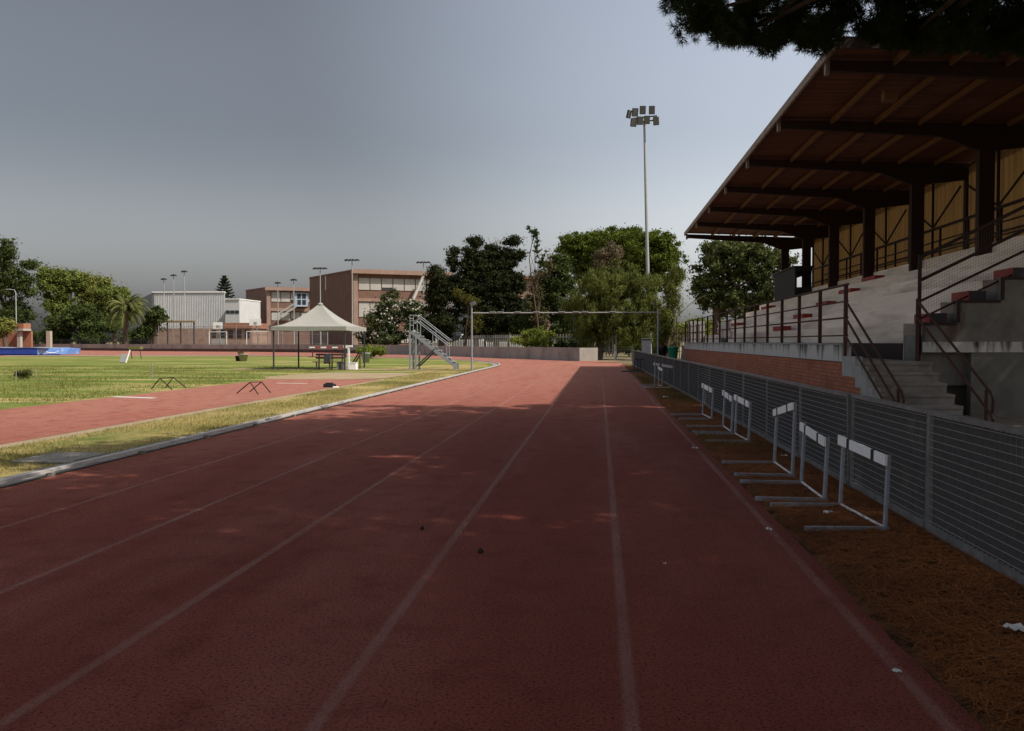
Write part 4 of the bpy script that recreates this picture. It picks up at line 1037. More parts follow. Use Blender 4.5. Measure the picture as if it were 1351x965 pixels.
# ------------------------------------------------------------------ finish gantry, stairs, tent and infield items
pl = gp(622.5, 488); Yg = pl.y; xr = pt(868, 460, Yg).x
t = thing('finish_gantry', 'thin metal gantry spanning the lanes with small lights along its bar', 'gantry', pl)
MB().tube([pl, pl + Vector((0, 0, 1.2)), pl + Vector((.0, 0, 3.45))], [.055, .05, .045], 8).build('post', steel, t)
MB().tube([(xr, Yg, 0), (xr, Yg, 3.2)], .05, 8).build('post', steel, t)
zb = pt(700, 413, Yg).z
MB().tube([(pl.x, Yg, zb), (xr, Yg, zb)], .032, 8).build('crossbar', grey_plastic, t)
for u in (650, 660, 683, 708, 741, 760, 772, 808):
    x = pt(u, 413, Yg).x; MB().box((x - .16, Yg - .06, zb + .025), (x + .16, Yg + .06, zb + .075)).build('bar_light', grey_plastic, t)
mb = MB(); p = pl + Vector((.05, 0, 3.5)); mb.box((p.x - .12, p.y - .09, p.z - .08), (p.x + .16, p.y + .09, p.z + .10), Matrix.Rotation(-.4, 3, 'Y'), p); mb.build('camera_box', grey_paint, t)

# judges' stair
ja = gp(541, 488.2); jx, jy = ja.x, ja.y
t = thing('judges_stand', 'grey metal stepped judges stand with handrails beside the finish line', 'judges stand', ja)
W = .85; Ls = 2.45; Zt = 2.02
def jp(s, w, z): return (jx + s, jy + w, z)
mb = MB()
for w in (0, W):
    MB().beam(jp(0, w, 0), jp(0, w, Zt), .09, .09).build('leg', steel, t); MB().beam(jp(.32, w, 0), jp(.32, w, Zt - .25), .08, .08).build('leg', steel, t)
    MB().beam(jp(.05, w, Zt), jp(Ls - .15, w, .28), .05, .16).build('stringer', steel, t)
    MB().beam(jp(Ls - .05, w, 0), jp(Ls - .05, w, .35), .14, .14).build('leg', steel, t)
    MB().beam(jp(.28, w, .12), jp(1.32, w, 1.1), .06, .07).build('brace', steel_dk, t)
    for dz in (.62, .92): MB().tube([jp(.0, w, Zt + dz - .05), jp(.36, w, Zt + dz - .06), jp(Ls - .35, w, .62 + dz)], .022, 6).build('handrail', steel, t)
    for f in (0, .16, .5, .8):
        s = f * Ls; zz = Zt if f < .1 else Zt - (s - .1) / (Ls - .2) * (Zt - .3)
        MB().tube([jp(s, w, zz), jp(s, w, zz + .9)], .02, 6).build('baluster', steel, t)
for z in (.35, .7): MB().tube([jp(0, 0, Zt + z), jp(0, W, Zt + z)], .02, 6).build('end_rail', steel, t)
for i in range(9):
    s = .05 + i * (Ls - .2) / 9; z = Zt - .03 - i * (Zt - .30) / 9
    MB().box(jp(s, .03, z - .03), jp(s + .30, W - .03, z)).build('step', grey_plastic, t)

# gazebo tent
f0 = gp(455, 488.3); phi = math.atan2(-f0.x, f0.y); Ld = Vector((math.cos(phi), math.sin(phi), 0)); Dd = Vector((-math.sin(phi), math.cos(phi), 0))
e1 = Ld * -3.72 + Dd * 1.1; e2 = Ld * 1.1 + Dd * 3.72
cn = [f0, f0 + e1, f0 + e1 + e2, f0 + e2]; ctr = (cn[0] + cn[2]) / 2
t = thing('gazebo_tent', 'white pop up gazebo tent with a pointed roof on the infield', 'tent', ctr)
for c in cn: MB().box((c.x - .035, c.y - .035, 0), (c.x + .035, c.y + .035, 2.15)).build('leg', steel_dk, t)
mb = MB(); N = 8; K = 8; vs = []
out4 = [ctr + (c - ctr) * 1.05 for c in cn]
for k in range(K + 1):
    f = k / K; z = 2.30 + (3.55 - 2.30) * (f ** 1.75 * .92 + .08 * f); 
    for s in range(4):
        for j in range(N):
            q = out4[s].lerp(out4[(s+1) % 4], j / N); sag = .0
            p = q.lerp(ctr, f * .96); dip = math.sin(j / N * math.pi) * (1 - f) * f * .25
            vs.append((p.x, p.y, z - dip))
n_ = 4 * N
fs = [(k*n_+i, k*n_+(i+1) % n_, (k+1)*n_+(i+1) % n_, (k+1)*n_+i) for k in range(K) for i in range(n_)]
mb.add(vs, fs, False); mb.lathe((ctr.x, ctr.y, 3.50), [(.16, 0), (.16, .08), (.05, .14), (0, .15)], 10)
can = mb.build('canopy', canvas, t); mo = can.modifiers.new('s', 'SOLIDIFY'); mo.thickness = .01
mb = MB()
for s in range(4):
    for j in range(N):
        a = out4[s].lerp(out4[(s+1) % 4], j/N); b = out4[s].lerp(out4[(s+1) % 4], (j+1)/N)
        lo = 2.07
        mb.add([(a.x, a.y, 2.298), (b.x, b.y, 2.298), (b.x, b.y, lo + .02*math.sin(j+1)), (a.x, a.y, lo + .02*math.sin(j))], [(0,1,2,3)])
va = mb.build('valance', canvas, t); mo = va.modifiers.new('s', 'SOLIDIFY'); mo.thickness = .01

# bench under the tent
bp_ = gp(434, 488); t = thing('park_bench', 'dark wooden slatted bench under the white tent', 'bench', bp_)
bx, by = bp_.x, bp_.y; w2 = .80
for z, dy in ((.80, .24), (.63, .21)):
    MB().box((bx - w2, by + dy, z - .055), (bx + w2, by + dy + .04, z + .055)).build('back_slat', wood, t)
MB().box((bx - w2 - .05, by - .22, .40), (bx + w2, by + .2, .44)).build('seat', wood, t)
for x in (bx - .62, bx + .1, bx + .66):
    mb = MB(); mb.beam((x, by - .18, 0), (x, by - .16, .42), .06, .06); mb.beam((x, by + .2, 0), (x, by + .27, .86), .06, .06); mb.build('leg', steel_dk, t)
mb = MB(); vs = []
for i in range(6):
    for j in range(6): vs.append((bx - .28 + .36*i/5 - .03*j/5, by + .14 - .03*math.sin(i*1.7) , .84 - .52*j/5 - .02*math.sin(i*2)))
mb.add(vs, [(i*6+j, i*6+j+1, (i+1)*6+j+1, (i+1)*6+j) for i in range(5) for j in range(5)], True)
ct = mb.build('jacket', grey_paint); tag(ct, 'dark grey jacket hung over the backrest of the bench', 'jacket'); mo = ct.modifiers.new('s', 'SOLIDIFY'); mo.thickness = .04
def crate(name, label, u, v, w, d, h, m, dy=0):
    p = gp(u, v); mb = MB(); mb.box((p.x - w/2, p.y + dy, 0), (p.x + w/2, p.y + dy + d, h)); mb.box((p.x - w/2 - .015, p.y + dy - .015, h), (p.x + w/2 + .015, p.y + dy + d + .015, h + .04))
    tag(mb.build(name, m, None, .008), label, 'box')
crate('storage_box', 'grey storage box on the grass at the right end of the bench', 449.5, 488.2, .42, .4, .36, mat('grey_box', (.25, .22, .22), .8, var=.1))
crate('storage_box', 'small white box on the grass below the white post', 465.5, 488, .34, .35, .33, white)
p = gp(460, 487.5); t = thing('white_stand', 'white T shaped post standing beside the bench', 'post', p)
MB().box((p.x - .05, p.y, 0), (p.x + .05, p.y + .08, 1.2)).build('post', white, t); MB().box((p.x - .28, p.y - .01, 1.2), (p.x + .2, p.y + .09, 1.3)).build('top_bar', white, t)
p = gp(475, 487); t = thing('sign_easel', 'dark slanted easel board under the right side of the tent', 'easel', p)
MB().beam((p.x, p.y, 0), (p.x, p.y, .95), .06, .06).build('leg', wood, t)
for k, dx in enumerate((0, .14)): MB().beam((p.x - .45 + dx, p.y + .05, .30), (p.x - .05 + dx, p.y + .05, .92), .04, .07).build('frame_bar', black, t)
p = gp(483, 478.5); t = thing('waste_bin', 'pale grey open bin on the grass behind the tent leg', 'bin', p)
MB().lathe((p.x, p.y, 0), [(0, 0), (.22, 0), (.30, .62), (.33, .64), (.33, .70), (.28, .70), (.24, .1), (0, .1)], 14).build('bin_body', grey_plastic, t)
# steeplechase barrier
p = gp(412, 471.5); t = thing('steeplechase_barrier', 'red and white striped steeplechase barrier on the far bend', 'barrier', p)
segs = 7; Lb = 3.96
for k in range(segs):
    MB().box((p.x - .3 + Lb*k/segs, p.y, .87), (p.x - .3 + Lb*(k+1)/segs - .002, p.y + .127, 1.0)).build('beam_segment', white if k % 2 == 0 else stripe_red, t)
for x in (p.x, p.x + Lb - .65):
    mb = MB(); mb.box((x - .04, p.y + .03, 0), (x + .04, p.y + .1, .87)); mb.box((x - .25, p.y - .5, 0), (x + .25, p.y + .6, .06)); mb.build('stand', rust, t)
# planter
p = gp(319, 476.6); t = thing('flower_planter', 'pale stone planter with dry plants on the infield lawn', 'planter', p)
MB().lathe((p.x + .12, p.y, 0), [(0, 0), (.26, 0), (.36, .48), (.40, .50), (.40, .56), (.30, .56), (0, .5)], 12).build('stone_pot', soil_block, t)
MB().lathe((p.x - .32, p.y + .1, 0), [(0, 0), (.18, 0), (.24, .36), (.26, .4), (.2, .4), (0, .36)], 10).build('dark_pot', cone_m, t)
C, P, D = crown_points([(p.x - .05, p.y, .62, .4, .3, .14)], 22, .12, 40, .2); V, F = leaf_quads(P, D, .12, .4); np_obj('dry_plants', V, F, g_brown, t)
# seat cart
p = gp(163, 478.8); t = thing('starter_seat', 'small metal seat frame with olive seat and pale board on the lawn', 'seat', p)
mb = MB(); mb.add([(p.x - .3, p.y, .02), (p.x + .1, p.y, .02), (p.x + .15, p.y + .2, .62), (p.x - .25, p.y + .2, .62)], [(0,1,2,3)]); o_ = mb.build('pale_board', grey_plastic, t); o_.modifiers.new('s', 'SOLIDIFY').thickness = .03
MB().beam((p.x + .2, p.y - .05, 0), (p.x + .32, p.y + .3, .9), .08, .05).build('white_leg', white, t)
MB().box((p.x + .15, p.y + .3, .95), (p.x + 1.05, p.y + .75, 1.15)).build('seat_pad', mat('olive_seat', (.16, .14, .05), .8, var=.2), t)
for dx in (.25, .95): MB().beam((p.x + dx, p.y + .5, .95), (p.x + dx + .1, p.y + .5, .25), .04, .04).build('leg', steel_dk, t)
MB().tube([(p.x - .3, p.y + .3, .85), (p.x + .3, p.y + .45, .95)], .03, 6).build('bar', steel_dk, t)
# stake, mini hurdles
p = gp(201, 502); tag(MB().tube([p, p + Vector((0, 0, .70))], .014, 6).build('marker_stake', steel), 'thin lone metal stake standing in the lawn behind the mini hurdles', 'stake')
def mini(label, f1, t1, f2, f3, t2, f4):
    a = gp(*f1); b = gp(*f2); c = gp(*f3); d = gp(*f4); m_ = (a + b + c + d) / 4
    t = thing('mini_hurdle', label, 'hurdle', (m_.x, m_.y, 0), 'mini hurdles on the runway')
    top1 = pt(t1[0], t1[1], (a.y + b.y)/2); top2 = pt(t2[0], t2[1], (c.y + d.y)/2)
    MB().tube([a, top1], .016, 6).tube([top1, b], .016, 6).build('end_frame', rust_dk, t); MB().tube([c, top2], .016, 6).tube([top2, d], .016, 6).build('end_frame', rust_dk, t)
    MB().tube([top1, top2], .013, 6).build('top_bar', rust_dk, t)
mini('folding dark metal mini hurdle at the grass edge, left of two', (199.5, 513.5), (211, 499.5), (227, 514.5), (218.5, 511.5), (228.5, 498), (245.5, 512))
mini('folding dark metal mini hurdle on the red runway, right of two', (312, 519.5), (330, 504.5), (341, 521), (329, 517.5), (345, 504), (357, 518.5))
# black block and white bits on the strip
p = gp(433, 511.5); mb = MB(); mb.box((p.x - .17, p.y, 0), (p.x + .17, p.y + .3, .11)); mb.box((p.x - .12, p.y + .05, .11), (p.x + .10, p.y + .25, .15)); tag(mb.build('black_block', black, None, .01), 'small black rubber block lying on the dry grass strip', 'block')
p = gp(443, 512); mb = MB(); mb.box((p.x - .1, p.y, 0), (p.x + .1, p.y + .12, .04), .3, p); tag(mb.build('white_block', white, None, .01), 'small white plastic piece beside the black block on the grass', 'block')

# blue landing mat
p = gp(77, 469.2); t = thing('landing_mat', 'large blue high jump landing mat under a tarp at far left', 'mat', (p.x, p.y, 0))
px, py = p.x, p.y
fr = px - 2.2
MB().prism([(-13.0, .12), (-13.0, .80), (-6, .84), (-2.2, .82), (-2.2, .12)], 'y', py - .3, py + 4).build('mat_body', mat_blue, t)
t.children[0].location.x = px
mb = MB(); mb.add([(px - 2.2, py - .3, .10), (px - .1, py + 1.6, .12), (px, py + 1.7, .74), (px - 2.2, py - .32, .83), (px - 2.2, py + 4, .12), (px - .1, py + 4, .12), (px, py + 4, .74), (px - 2.2, py + 4, .83)], [(0,1,2,3),(4,7,6,5),(3,2,6,7),(1,5,6,2),(0,4,5,1),(0,3,7,4)])
mb.build('mat_end', mat_light, t)
mb = MB(); vs = []
for i in range(14):
    for j in range(3): vs.append((px - 13.3 + 12*i/13., py - .36 + 2.2*j, .86 + .03*math.sin(i*1.3+j)))
mb.add(vs, [(i*3+j, i*3+j+1, (i+1)*3+j+1, (i+1)*3+j) for i in range(13) for j in range(2)]); tp_ = mb.build('tarp', mat_pale, t); tp_.modifiers.new('s', 'SOLIDIFY').thickness = .04
mb = MB()
arcp = []
for i in range(9):
    a = R(200 + 22*i); f = .5 + .22*math.cos(a); arcp.append((px - 2.2 + 2.1*f, py - .34 + 1.9*f, .48 + .22*math.sin(a)))
mb.tube(arcp, .035, 5); mb.build('white_arc', white, t)
MB().box((px - 13, py - .2, 0), (px - 2.3, py + 3.8, .115)).build('pallet', black, t)

# ------------------------------------------------------------------ floodlight mast
fy = 80; fb = pt(856.5, 452, fy); ft = pt(850, 160, fy)
t = thing('floodlight_mast', 'tall tapering floodlight mast with two rows of lamps above the trees', 'floodlight', (fb.x, fy, 0))
top = Vector((ft.x, fy, ft.z)); MB().tube([(fb.x + .05, fy, 0), top], [.21, .10], 14).build('mast', grey_plastic, t)
sc_ = fy / FPX
MB().beam(top + Vector((-1.15, 0, .25)), top + Vector((1.15, 0, .45)), .12, .10).build('gantry_arm', steel_dk, t)
MB().beam(top + Vector((-1.0, -.3, -.2)), top + Vector((1.2, -.3, .0)), .10, .10).build('gantry_arm', steel_dk, t)
for (u, v, a, big) in ((830, 151, .9, .36), (838, 148.5, .25, .5), (848, 145.5, .05, .5), (860, 145.5, -.05, .5), (836, 162, .3, .5), (844.5, 159.5, .15, .5), (853.5, 158.5, -.05, .5), (865.5, 160, -.35, .48)):
    p = pt(u, v, fy - .45); mb = MB(); big *= .88
    M = Matrix.Rotation(a * .8, 3, 'Z') @ Matrix.Rotation(.35, 3, 'X')
    mb.box((p.x - big*.62, p.y - .10, p.z - .37), (p.x + big*.62, p.y + .14, p.z + .37), M, p)
    lp = mb.build('lamp', steel_dk, t, .03)
    mb = MB(); mb.box((p.x - big*.54, p.y - .115, p.z - .32), (p.x + big*.54, p.y - .102, p.z + .32), M, p); mb.build('lamp_glass', mat('lamp_glass', (.16, .165, .16), .3, var=.1), lp)

# court light poles
LP = [('court light pole, leftmost of three before the white hall', 217, 369, 450, 175, 1), ('court light pole, middle of three before the white hall', 230, 364, 450, 170, 1), ('court light pole, tallest of three before the white hall', 244, 359, 450, 165, 1),
      ('court light pole, left of two before the far school block', 367, 374, 452, 170, 1), ('court light pole, right of two before the far school block', 388, 370, 452, 160, 1),
      ('court light pole in front of the left face of the near school block', 423, 355, 454, 150, 3), ('court light pole in front of the windows of the near school block', 465, 344, 454, 145, 3), ('court light pole at the right end of the near school block', 559, 347, 454, 155, 3)]
for lab, u, v0, v1, Y, nl_ in LP:
    b = pt(u, v1, Y); tp = pt(u, v0, Y); t = thing('court_light', lab, 'light pole', (b.x, Y, 0), 'court light poles')
    MB().tube([(b.x, Y, 0), (b.x, Y, tp.z)], [.13, .08], 8).build('pole', grey_plastic, t)
    wd = .35 if nl_ == 1 else .9
    mb = MB(); mb.beam((b.x - wd, Y, tp.z), (b.x + wd, Y, tp.z), .08, .08); mb.build('arm', steel_dk, t)
    for dx in ((-.25, .35) if nl_ == 1 else (-1.0, -.35, .35, 1.0)):
        mb = MB(); q = Vector((b.x + dx, Y - .1, tp.z + .08)); mb.box((q.x - .28, q.y - .2, q.z - .13), (q.x + .28, q.y + .2, q.z + .13), Matrix.Rotation(.3 * (1 if dx > 0 else -1), 3, 'Y'), q); mb.build('lamp', steel_dk, t)
b = pt(22, 458, 150); tz = pt(22, 382, 150).z; t = thing('street_lamp', 'single arm street lamp beside the brick pavilion at far left', 'street lamp', (b.x, 150, 0))
MB().tube([(b.x, 150, 0), (b.x, 150, tz - .6), (b.x - .3, 150, tz - .1), (b.x - 1.2, 150, tz)], [.12, .08, .07, .06], 8).build('pole', grey_plastic, t)
MB().box((b.x - 1.9, 149.85, tz - .05), (b.x - 1.1, 150.15, tz + .1)).build('lamp', grey_plastic, t)

# ------------------------------------------------------------------ buildings
def slab4(mb, A, B, out, z0, z1, d):         # slab on wall A->B standing `d` proud
    o = out * d
    mb.add([(A.x, A.y, z0), (B.x, B.y, z0), (B.x + o.x, B.y + o.y, z0), (A.x + o.x, A.y + o.y, z0), (A.x, A.y, z1), (B.x, B.y, z1), (B.x + o.x, B.y + o.y, z1), (A.x + o.x, A.y + o.y, z1)],
           [(0,3,2,1),(4,5,6,7),(0,1,5,4),(1,2,6,5),(2,3,7,6),(3,0,4,7)])
def school(label, uC, YC, uL, YL, uR, YR, ztop, bands, nb, ext=1.0, drop=None):
    Cn = pt(uC, 451, YC); Ln = pt(uL, 451, YL); Rn = pt(uR, 451, YR)
    for p in (Cn, Ln, Rn): p.z = 0
    Rx = Cn + (Rn - Cn) * ext
    t = thing('school_building', label, 'building', (Cn.x, Cn.y, 0))
    Bk = Ln + (Rx - Cn)
    mb = MB(); P = [Cn, Rx, Bk, Ln]
    mb.add([(p.x, p.y, 0) for p in P] + [(p.x, p.y, ztop) for p in P], [(4,5,6,7),(0,1,5,4),(1,2,6,5),(2,3,7,6),(3,0,4,7)])
    mb.build('brick_wall', school_brick, t)
    d = (Rx - Cn).normalized(); out = Vector((d.y, -d.x, 0)); out = out if out.dot(-Cn) > 0 else -out
    dl = (Ln - Cn).normalized(); outl = Vector((dl.y, -dl.x, 0)); outl = outl if outl.dot(-Cn) > 0 else -outl
    mb = MB(); slab4(mb, Cn - d*.4, Rx + d*.3, out, ztop - .72, ztop + .12, 1.3); mb.build('roof_fascia', school_trim, t)
    mb = MB(); slab4(mb, Cn - d*.05, Ln, outl, ztop - .2, ztop + .11, .12); mb.build('coping', school_brick, t)
    mb = MB(); slab4(mb, Cn - d*.02, Cn + d*.9, out, 0, ztop - .75, .45); mb.build('corner_pier', school_trim, t)
    Lw = (Rx - Cn).length
    for (z0, z1, kind) in bands:
        if kind == 'trim':
            mb = MB(); slab4(mb, Cn + d*.95, Rx, out, z0, z1, .38); mb.build('string_course', school_trim, t); continue
        k = int(nb * ext)
        for i in range(k):
            a = Cn + d * (1.1 + (Lw - 1.3) * i / k); b = Cn + d * (1.1 + (Lw - 1.3) * (i + 1) / k - .12)
            mb = MB(); slab4(mb, a, b, out, z0, z1, .10); w = mb.build('window', frame_blue if False else school_trim, t)
            mb = MB(); lo = z0 + (0 if (i * 7 + int(z0)) % 5 else (z1 - z0) * .22)
            slab4(mb, a + d*.05, b - d*.05, out, lo + .05, z1 - .05, .135); mb.build('shutter', shutter, w)
            if lo > z0:
                mb = MB(); slab4(mb, a + d*.05, b - d*.05, out, z0 + .05, lo, .125); mb.build('pane', glass_dk, w)
    return t, Cn, d, out, dl, outl
zt = pt(465, 356.5, 165).z
s1 = school('near brick school block with white shuttered windows and deep eaves', 466, 165, 409, 184, 561, 172, zt,
       [(pt(0, 385.5, 165).z, pt(0, 370, 165).z, 'w'), (pt(0, 400, 165).z, pt(0, 396, 165).z, 'trim'), (pt(0, 420, 165).z, pt(0, 401, 165).z, 'w'), (1.2, 3.6, 'w')], 6, 1.35)
mb = MB(); A = s1[1] + s1[4]*14.5; slab4(mb, A, A + s1[4]*.15, s1[5], zt - 3.2, zt - .3, .12); mb.build('drain_pipe', white, s1[0])
mb = MB(); a = pt(556, 366, 171); b = pt(541, 400, 168.8); mb.tube([a + s1[3]*1.2, b + s1[3]*1.2], .32, 8); mb.build('rubble_chute', shutter, s1[0])
zt2 = pt(352, 379.5, 200).z
s2 = school('farther brick school block with an outside stair behind the courts', 352, 200, 325, 211, 420, 206, zt2,
       [(pt(0, 400, 200).z, pt(0, 387, 200).z, 'w'), (pt(0, 412, 200).z, pt(0, 408, 200).z, 'trim'), (pt(0, 424, 200).z, pt(0, 413, 200).z, 'w')], 5, 1.6)
A = s2[1] + s2[2]*7.0; B = A + s2[2]*2.4; z0 = pt(0, 405, 200).z
mb = MB(); slab4(mb, A - s2[2]*.4, B + s2[2]*.4, s2[3], z0, z0 + 3.3, .5); dr = mb.build('stair_door', frame_blue, s2[0])
for i in range(2):
    for j in range(2):
        mb = MB(); slab4(mb, A + s2[2]*(.2 + 1.2*i), A + s2[2]*(1.1 + 1.2*i), s2[3], z0 + .3 + 1.5*j, z0 + 1.5 + 1.5*j, .53); mb.build('pane', glass_dk, dr)
mb = MB(); mb.beam(A + s2[3]*1.6 + Vector((0, 0, z0)), A - s2[2]*5.5 + s2[3]*1.6 + Vector((0, 0, z0 - 3.6)), 1.2, .3); mb.beam(A + s2[3]*1.0 + Vector((0, 0, z0 - .1)), B + s2[3]*1.0 + Vector((0, 0, z0 - .1)), 1.8, .2)
mb.beam(A + s2[3]*2.2 + Vector((0, 0, z0 + 1)), A - s2[2]*5.5 + s2[3]*2.2 + Vector((0, 0, z0 - 2.6)), .06, .3); mb.build('outside_stair', grey_plastic, s2[0])
# sports hall
Yh = 190; A = pt(203, 451, Yh); B = pt(297, 451, Yh + 1); ztp = pt(203, 386.5, Yh).z; A.z = B.z = 0
t = thing('sports_hall', 'large white ribbed metal sports hall behind the courts', 'building', A)
zc = pt(0, 434, Yh).z; Lk = pt(183, 451, Yh + 32); Lk.z = 0
d = (B - A).normalized(); out = Vector((d.y, -d.x, 0)); Bk = B + (Lk - A)
mb = MB(); P = [A, B, Bk, Lk]; mb.add([(p.x, p.y, 0) for p in P] + [(p.x, p.y, zc) for p in P], [(0,1,5,4),(1,2,6,5),(2,3,7,6),(3,0,4,7)]); mb.build('brick_plinth', brick_pale, t)
mb = MB(); P2 = [A + out*.15, B + out*.15, Bk, Lk]; mb.add([(p.x, p.y, zc + .002) for p in P2] + [(p.x, p.y, ztp) for p in P2], [(0,3,2,1),(4,5,6,7),(0,1,5,4),(1,2,6,5),(2,3,7,6)]); mb.build('white_cladding', clad, t)
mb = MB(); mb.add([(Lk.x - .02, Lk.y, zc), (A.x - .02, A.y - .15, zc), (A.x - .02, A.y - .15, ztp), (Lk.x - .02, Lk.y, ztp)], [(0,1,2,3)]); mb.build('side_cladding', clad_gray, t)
mb = MB(); Lw = (B - A).length; k = 42
for i in range(k + 1):
    q = A + d * (Lw * i / k); slab4(mb, q - d*.06, q + d*.06, out, zc + .01, ztp - .01, .23)
mb.build('cladding_ribs', clad, t)
mb = MB(); slab4(mb, A - d*.15, B + d*.15, out, ztp, ztp + .25, .4); mb.build('roof_trim', white, t)
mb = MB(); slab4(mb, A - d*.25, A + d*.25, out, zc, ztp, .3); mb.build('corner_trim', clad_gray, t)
A2 = pt(297.5, 451, 186); B2 = pt(317.5, 451, 186.5); A2.z = B2.z = 0; z2 = pt(0, 397, 186).z
t = thing('hall_annex', 'small white annex with a strip window beside the sports hall', 'building', A2)
mb = MB(); mb.box((A2.x, 186, 3.0), (B2.x, 198, z2)); mb.build('white_wall', clad, t)
MB().box((A2.x - .001, 185.9, 0), (B2.x + .4, 198.1, 2.998)).build('brick_wall', brick_pale, t)
for i in range(3):
    x = A2.x + .15 + 1.08*i; MB().box((x, 185.93, pt(0, 415, 186).z), (x + .92, 185.99, pt(0, 411, 186).z)).build('window', glass_dk, t)
MB().box((A2.x - .1, 185.8, z2), (B2.x + .1, 198.1, z2 + .2)).build('roof_trim', white, t)
# low changing rooms
A3 = pt(277, 451, 168); B3 = pt(332, 451, 168); zr = pt(0, 434, 168).z; zr2 = pt(0, 427, 168).z
t = thing('changing_rooms', 'low building with a terracotta roof band behind the hoops', 'building', (A3.x, 168, 0))
MB().box((A3.x, 168, 0), (B3.x, 176, zr)).build('wall', brick_pale, t)
mb = MB(); mb.box((A3.x + 3.3, 167.4, zr + .002), (B3.x + .3, 176, zr2)); mb.build('roof', terra, t)
for i, x in enumerate(np.linspace(A3.x + .4, B3.x - 1.4, 5)):
    MB().box((x, 167.92, 2.2), (x + 1.0, 167.99, zr - .3)).build('window', glass_dk, t)
MB().box((A3.x + .3, 167.93, .2), (A3.x + 3.2, 167.985, 2.1)).build('white_panel', shutter, t)
# brick court wall in front of hall
t = thing('brick_court_wall', 'pale brick wall of the court below the white hall', 'wall', (pt(205, 451, 160).x, 160, 0))
MB().box((pt(205, 451, 160).x, 160, 0), (pt(276, 451, 160).x, 160.3, pt(0, 434, 160).z)).build('wall_body', brick_pale, t)
# pergola
pa = pt(200, 451, 152); pb2 = pt(256, 451, 152); zp = pt(0, 424, 152).z
t = thing('pergola', 'open pergola with a tan beam and posts before the court wall', 'pergola', (pa.x, 152, 0))
for x in np.linspace(pa.x + .6, pb2.x, 4): MB().box((x - .1, 151.9, 0), (x + .1, 152.1, zp - .35)).build('post', steel_dk, t)
MB().box((pa.x, 151.8, zp - .35), (pb2.x + .3, 152.2, zp)).build('beam', mat('tan_beam', (.24, .17, .09), .8, var=.15), t)
# house behind the dark trees on the right of the school
h0 = pt(664, 451, 130); h1 = pt(722, 451, 130); t = thing('brick_house', 'brick house with a pale upper wall glimpsed behind the cypresses', 'house', (h0.x, 130, 0))
MB().box((h0.x, 130, 0), (h1.x, 140, 5.2)).build('brick_wall', school_brick, t); MB().box((h0.x + .2, 130.1, 5.202), (h1.x - .2, 139.9, 11.0)).build('upper_wall', brick_pale, t)
MB().box((h0.x - .4, 129.6, 11.0), (h1.x + .4, 140.4, 11.4)).build('roof', terra, t)
for x in np.linspace(h0.x + 1, h1.x - 2.4, 4):
    for z in (6.3, 2.2):
        w = MB().box((x, 129.9, z), (x + 1.3, 129.995 if z < 5 else 130.09, z + 1.8)).build('window', shutter, t); MB().box((x + .15, 129.88, z + .15), (x + 1.15, 129.898, z + 1.65)).build('pane', glass_dk, w)
# left pavilion
q = pt(27, 451, 140); t = thing('brick_pavilion', 'small brick porch with terracotta roof at the far left', 'pavilion', (q.x, 140, 0))
zA = pt(0, 434, 140).z; zB = pt(0, 427, 140).z
MB().box((q.x - .6, 139.6, zA), (q.x + .9, 141.5, zB)).build('roof', terra, t); MB().box((q.x - .7, 139.5, zA - .35), (q.x + .9, 141.6, zA - .002)).build('beam', shutter, t)
for dx in (-.2,): MB().box((q.x + dx - .3, 139.8, 0), (q.x + dx + .3, 140.4, zA - .352)).build('column', shutter, t)
MB().box((q.x - 5, 141.6, 0), (q.x + .9, 142, zA - .4)).build('rear_wall', terra, t)
q = pt(63.5, 451, 136); tag(MB().box((q.x - .35, 136, 0), (q.x + .35, 136.6, pt(0, 437, 136).z)).build('gate_pillar', soil_block), 'tan gate pillar in the wire fence left of the tree mass', 'pillar')
# basketball hoops
for lab, u, vb, Y in (('basketball hoop, left one, in front of the low building', 287.5, 430, 150), ('basketball hoop, right one, with a larger backboard', 337, 426, 146)):
    b = pt(u, 451, Y); zb2 = pt(0, vb, Y).z; t = thing('basketball_hoop', lab, 'basketball hoop', (b.x, Y, 0), 'basketball hoops')
    wd = .9 if u < 300 else 1.05
    MB().box((b.x - wd, Y - .05, zb2 - .65), (b.x + wd, Y, zb2 + .55)).build('backboard', white, t)
    MB().beam((b.x + .2, Y + 1.2, 0), (b.x + .05, Y + .05, zb2), .16, .16).build('support', grey_plastic, t)
    ring = [(b.x + .23*math.cos(a), Y - .35 + .23*math.sin(a), zb2 - .45) for a in np.linspace(0, 2*np.pi, 13)]
    MB().tube(ring, .02, 5, False).build('rim', stripe_red, t)
    MB().box((b.x - .3, Y - .058, zb2 - .4), (b.x + .3, Y - .052, zb2 + .0)).build('target_square', grey_plastic, t)
# small goals
for lab, u0, u1, vt, Y in (('small white football goal under the left basketball hoop', 276, 299, 438.5, 146), ('small white football goal under the right basketball hoop', 325.5, 354, 438, 142)):
    a = pt(u0, 451, Y); b = pt(u1, 451, Y); z = pt(0, vt, Y).z; t = thing('football_goal', lab, 'goal', (a.x, Y, 0), 'small goals on the court')
    for x in (a.x, b.x): MB().tube([(x, Y, 0), (x, Y, z)], .06, 6).build('post', white, t)
    MB().tube([(a.x, Y, z), (b.x, Y, z)], .06, 6).build('crossbar', white, t)
    mb = MB()
    for x in np.linspace(a.x, b.x, 9): mb.tube([(x, Y, z), (x, Y + 1, 0)], .012, 3, False)
    for f in (.2, .4, .6, .8): mb.tube([(a.x, Y + f, z*(1-f)), (b.x, Y + f, z*(1-f))], .012, 3, False)
    mb.build('net', twine, t)

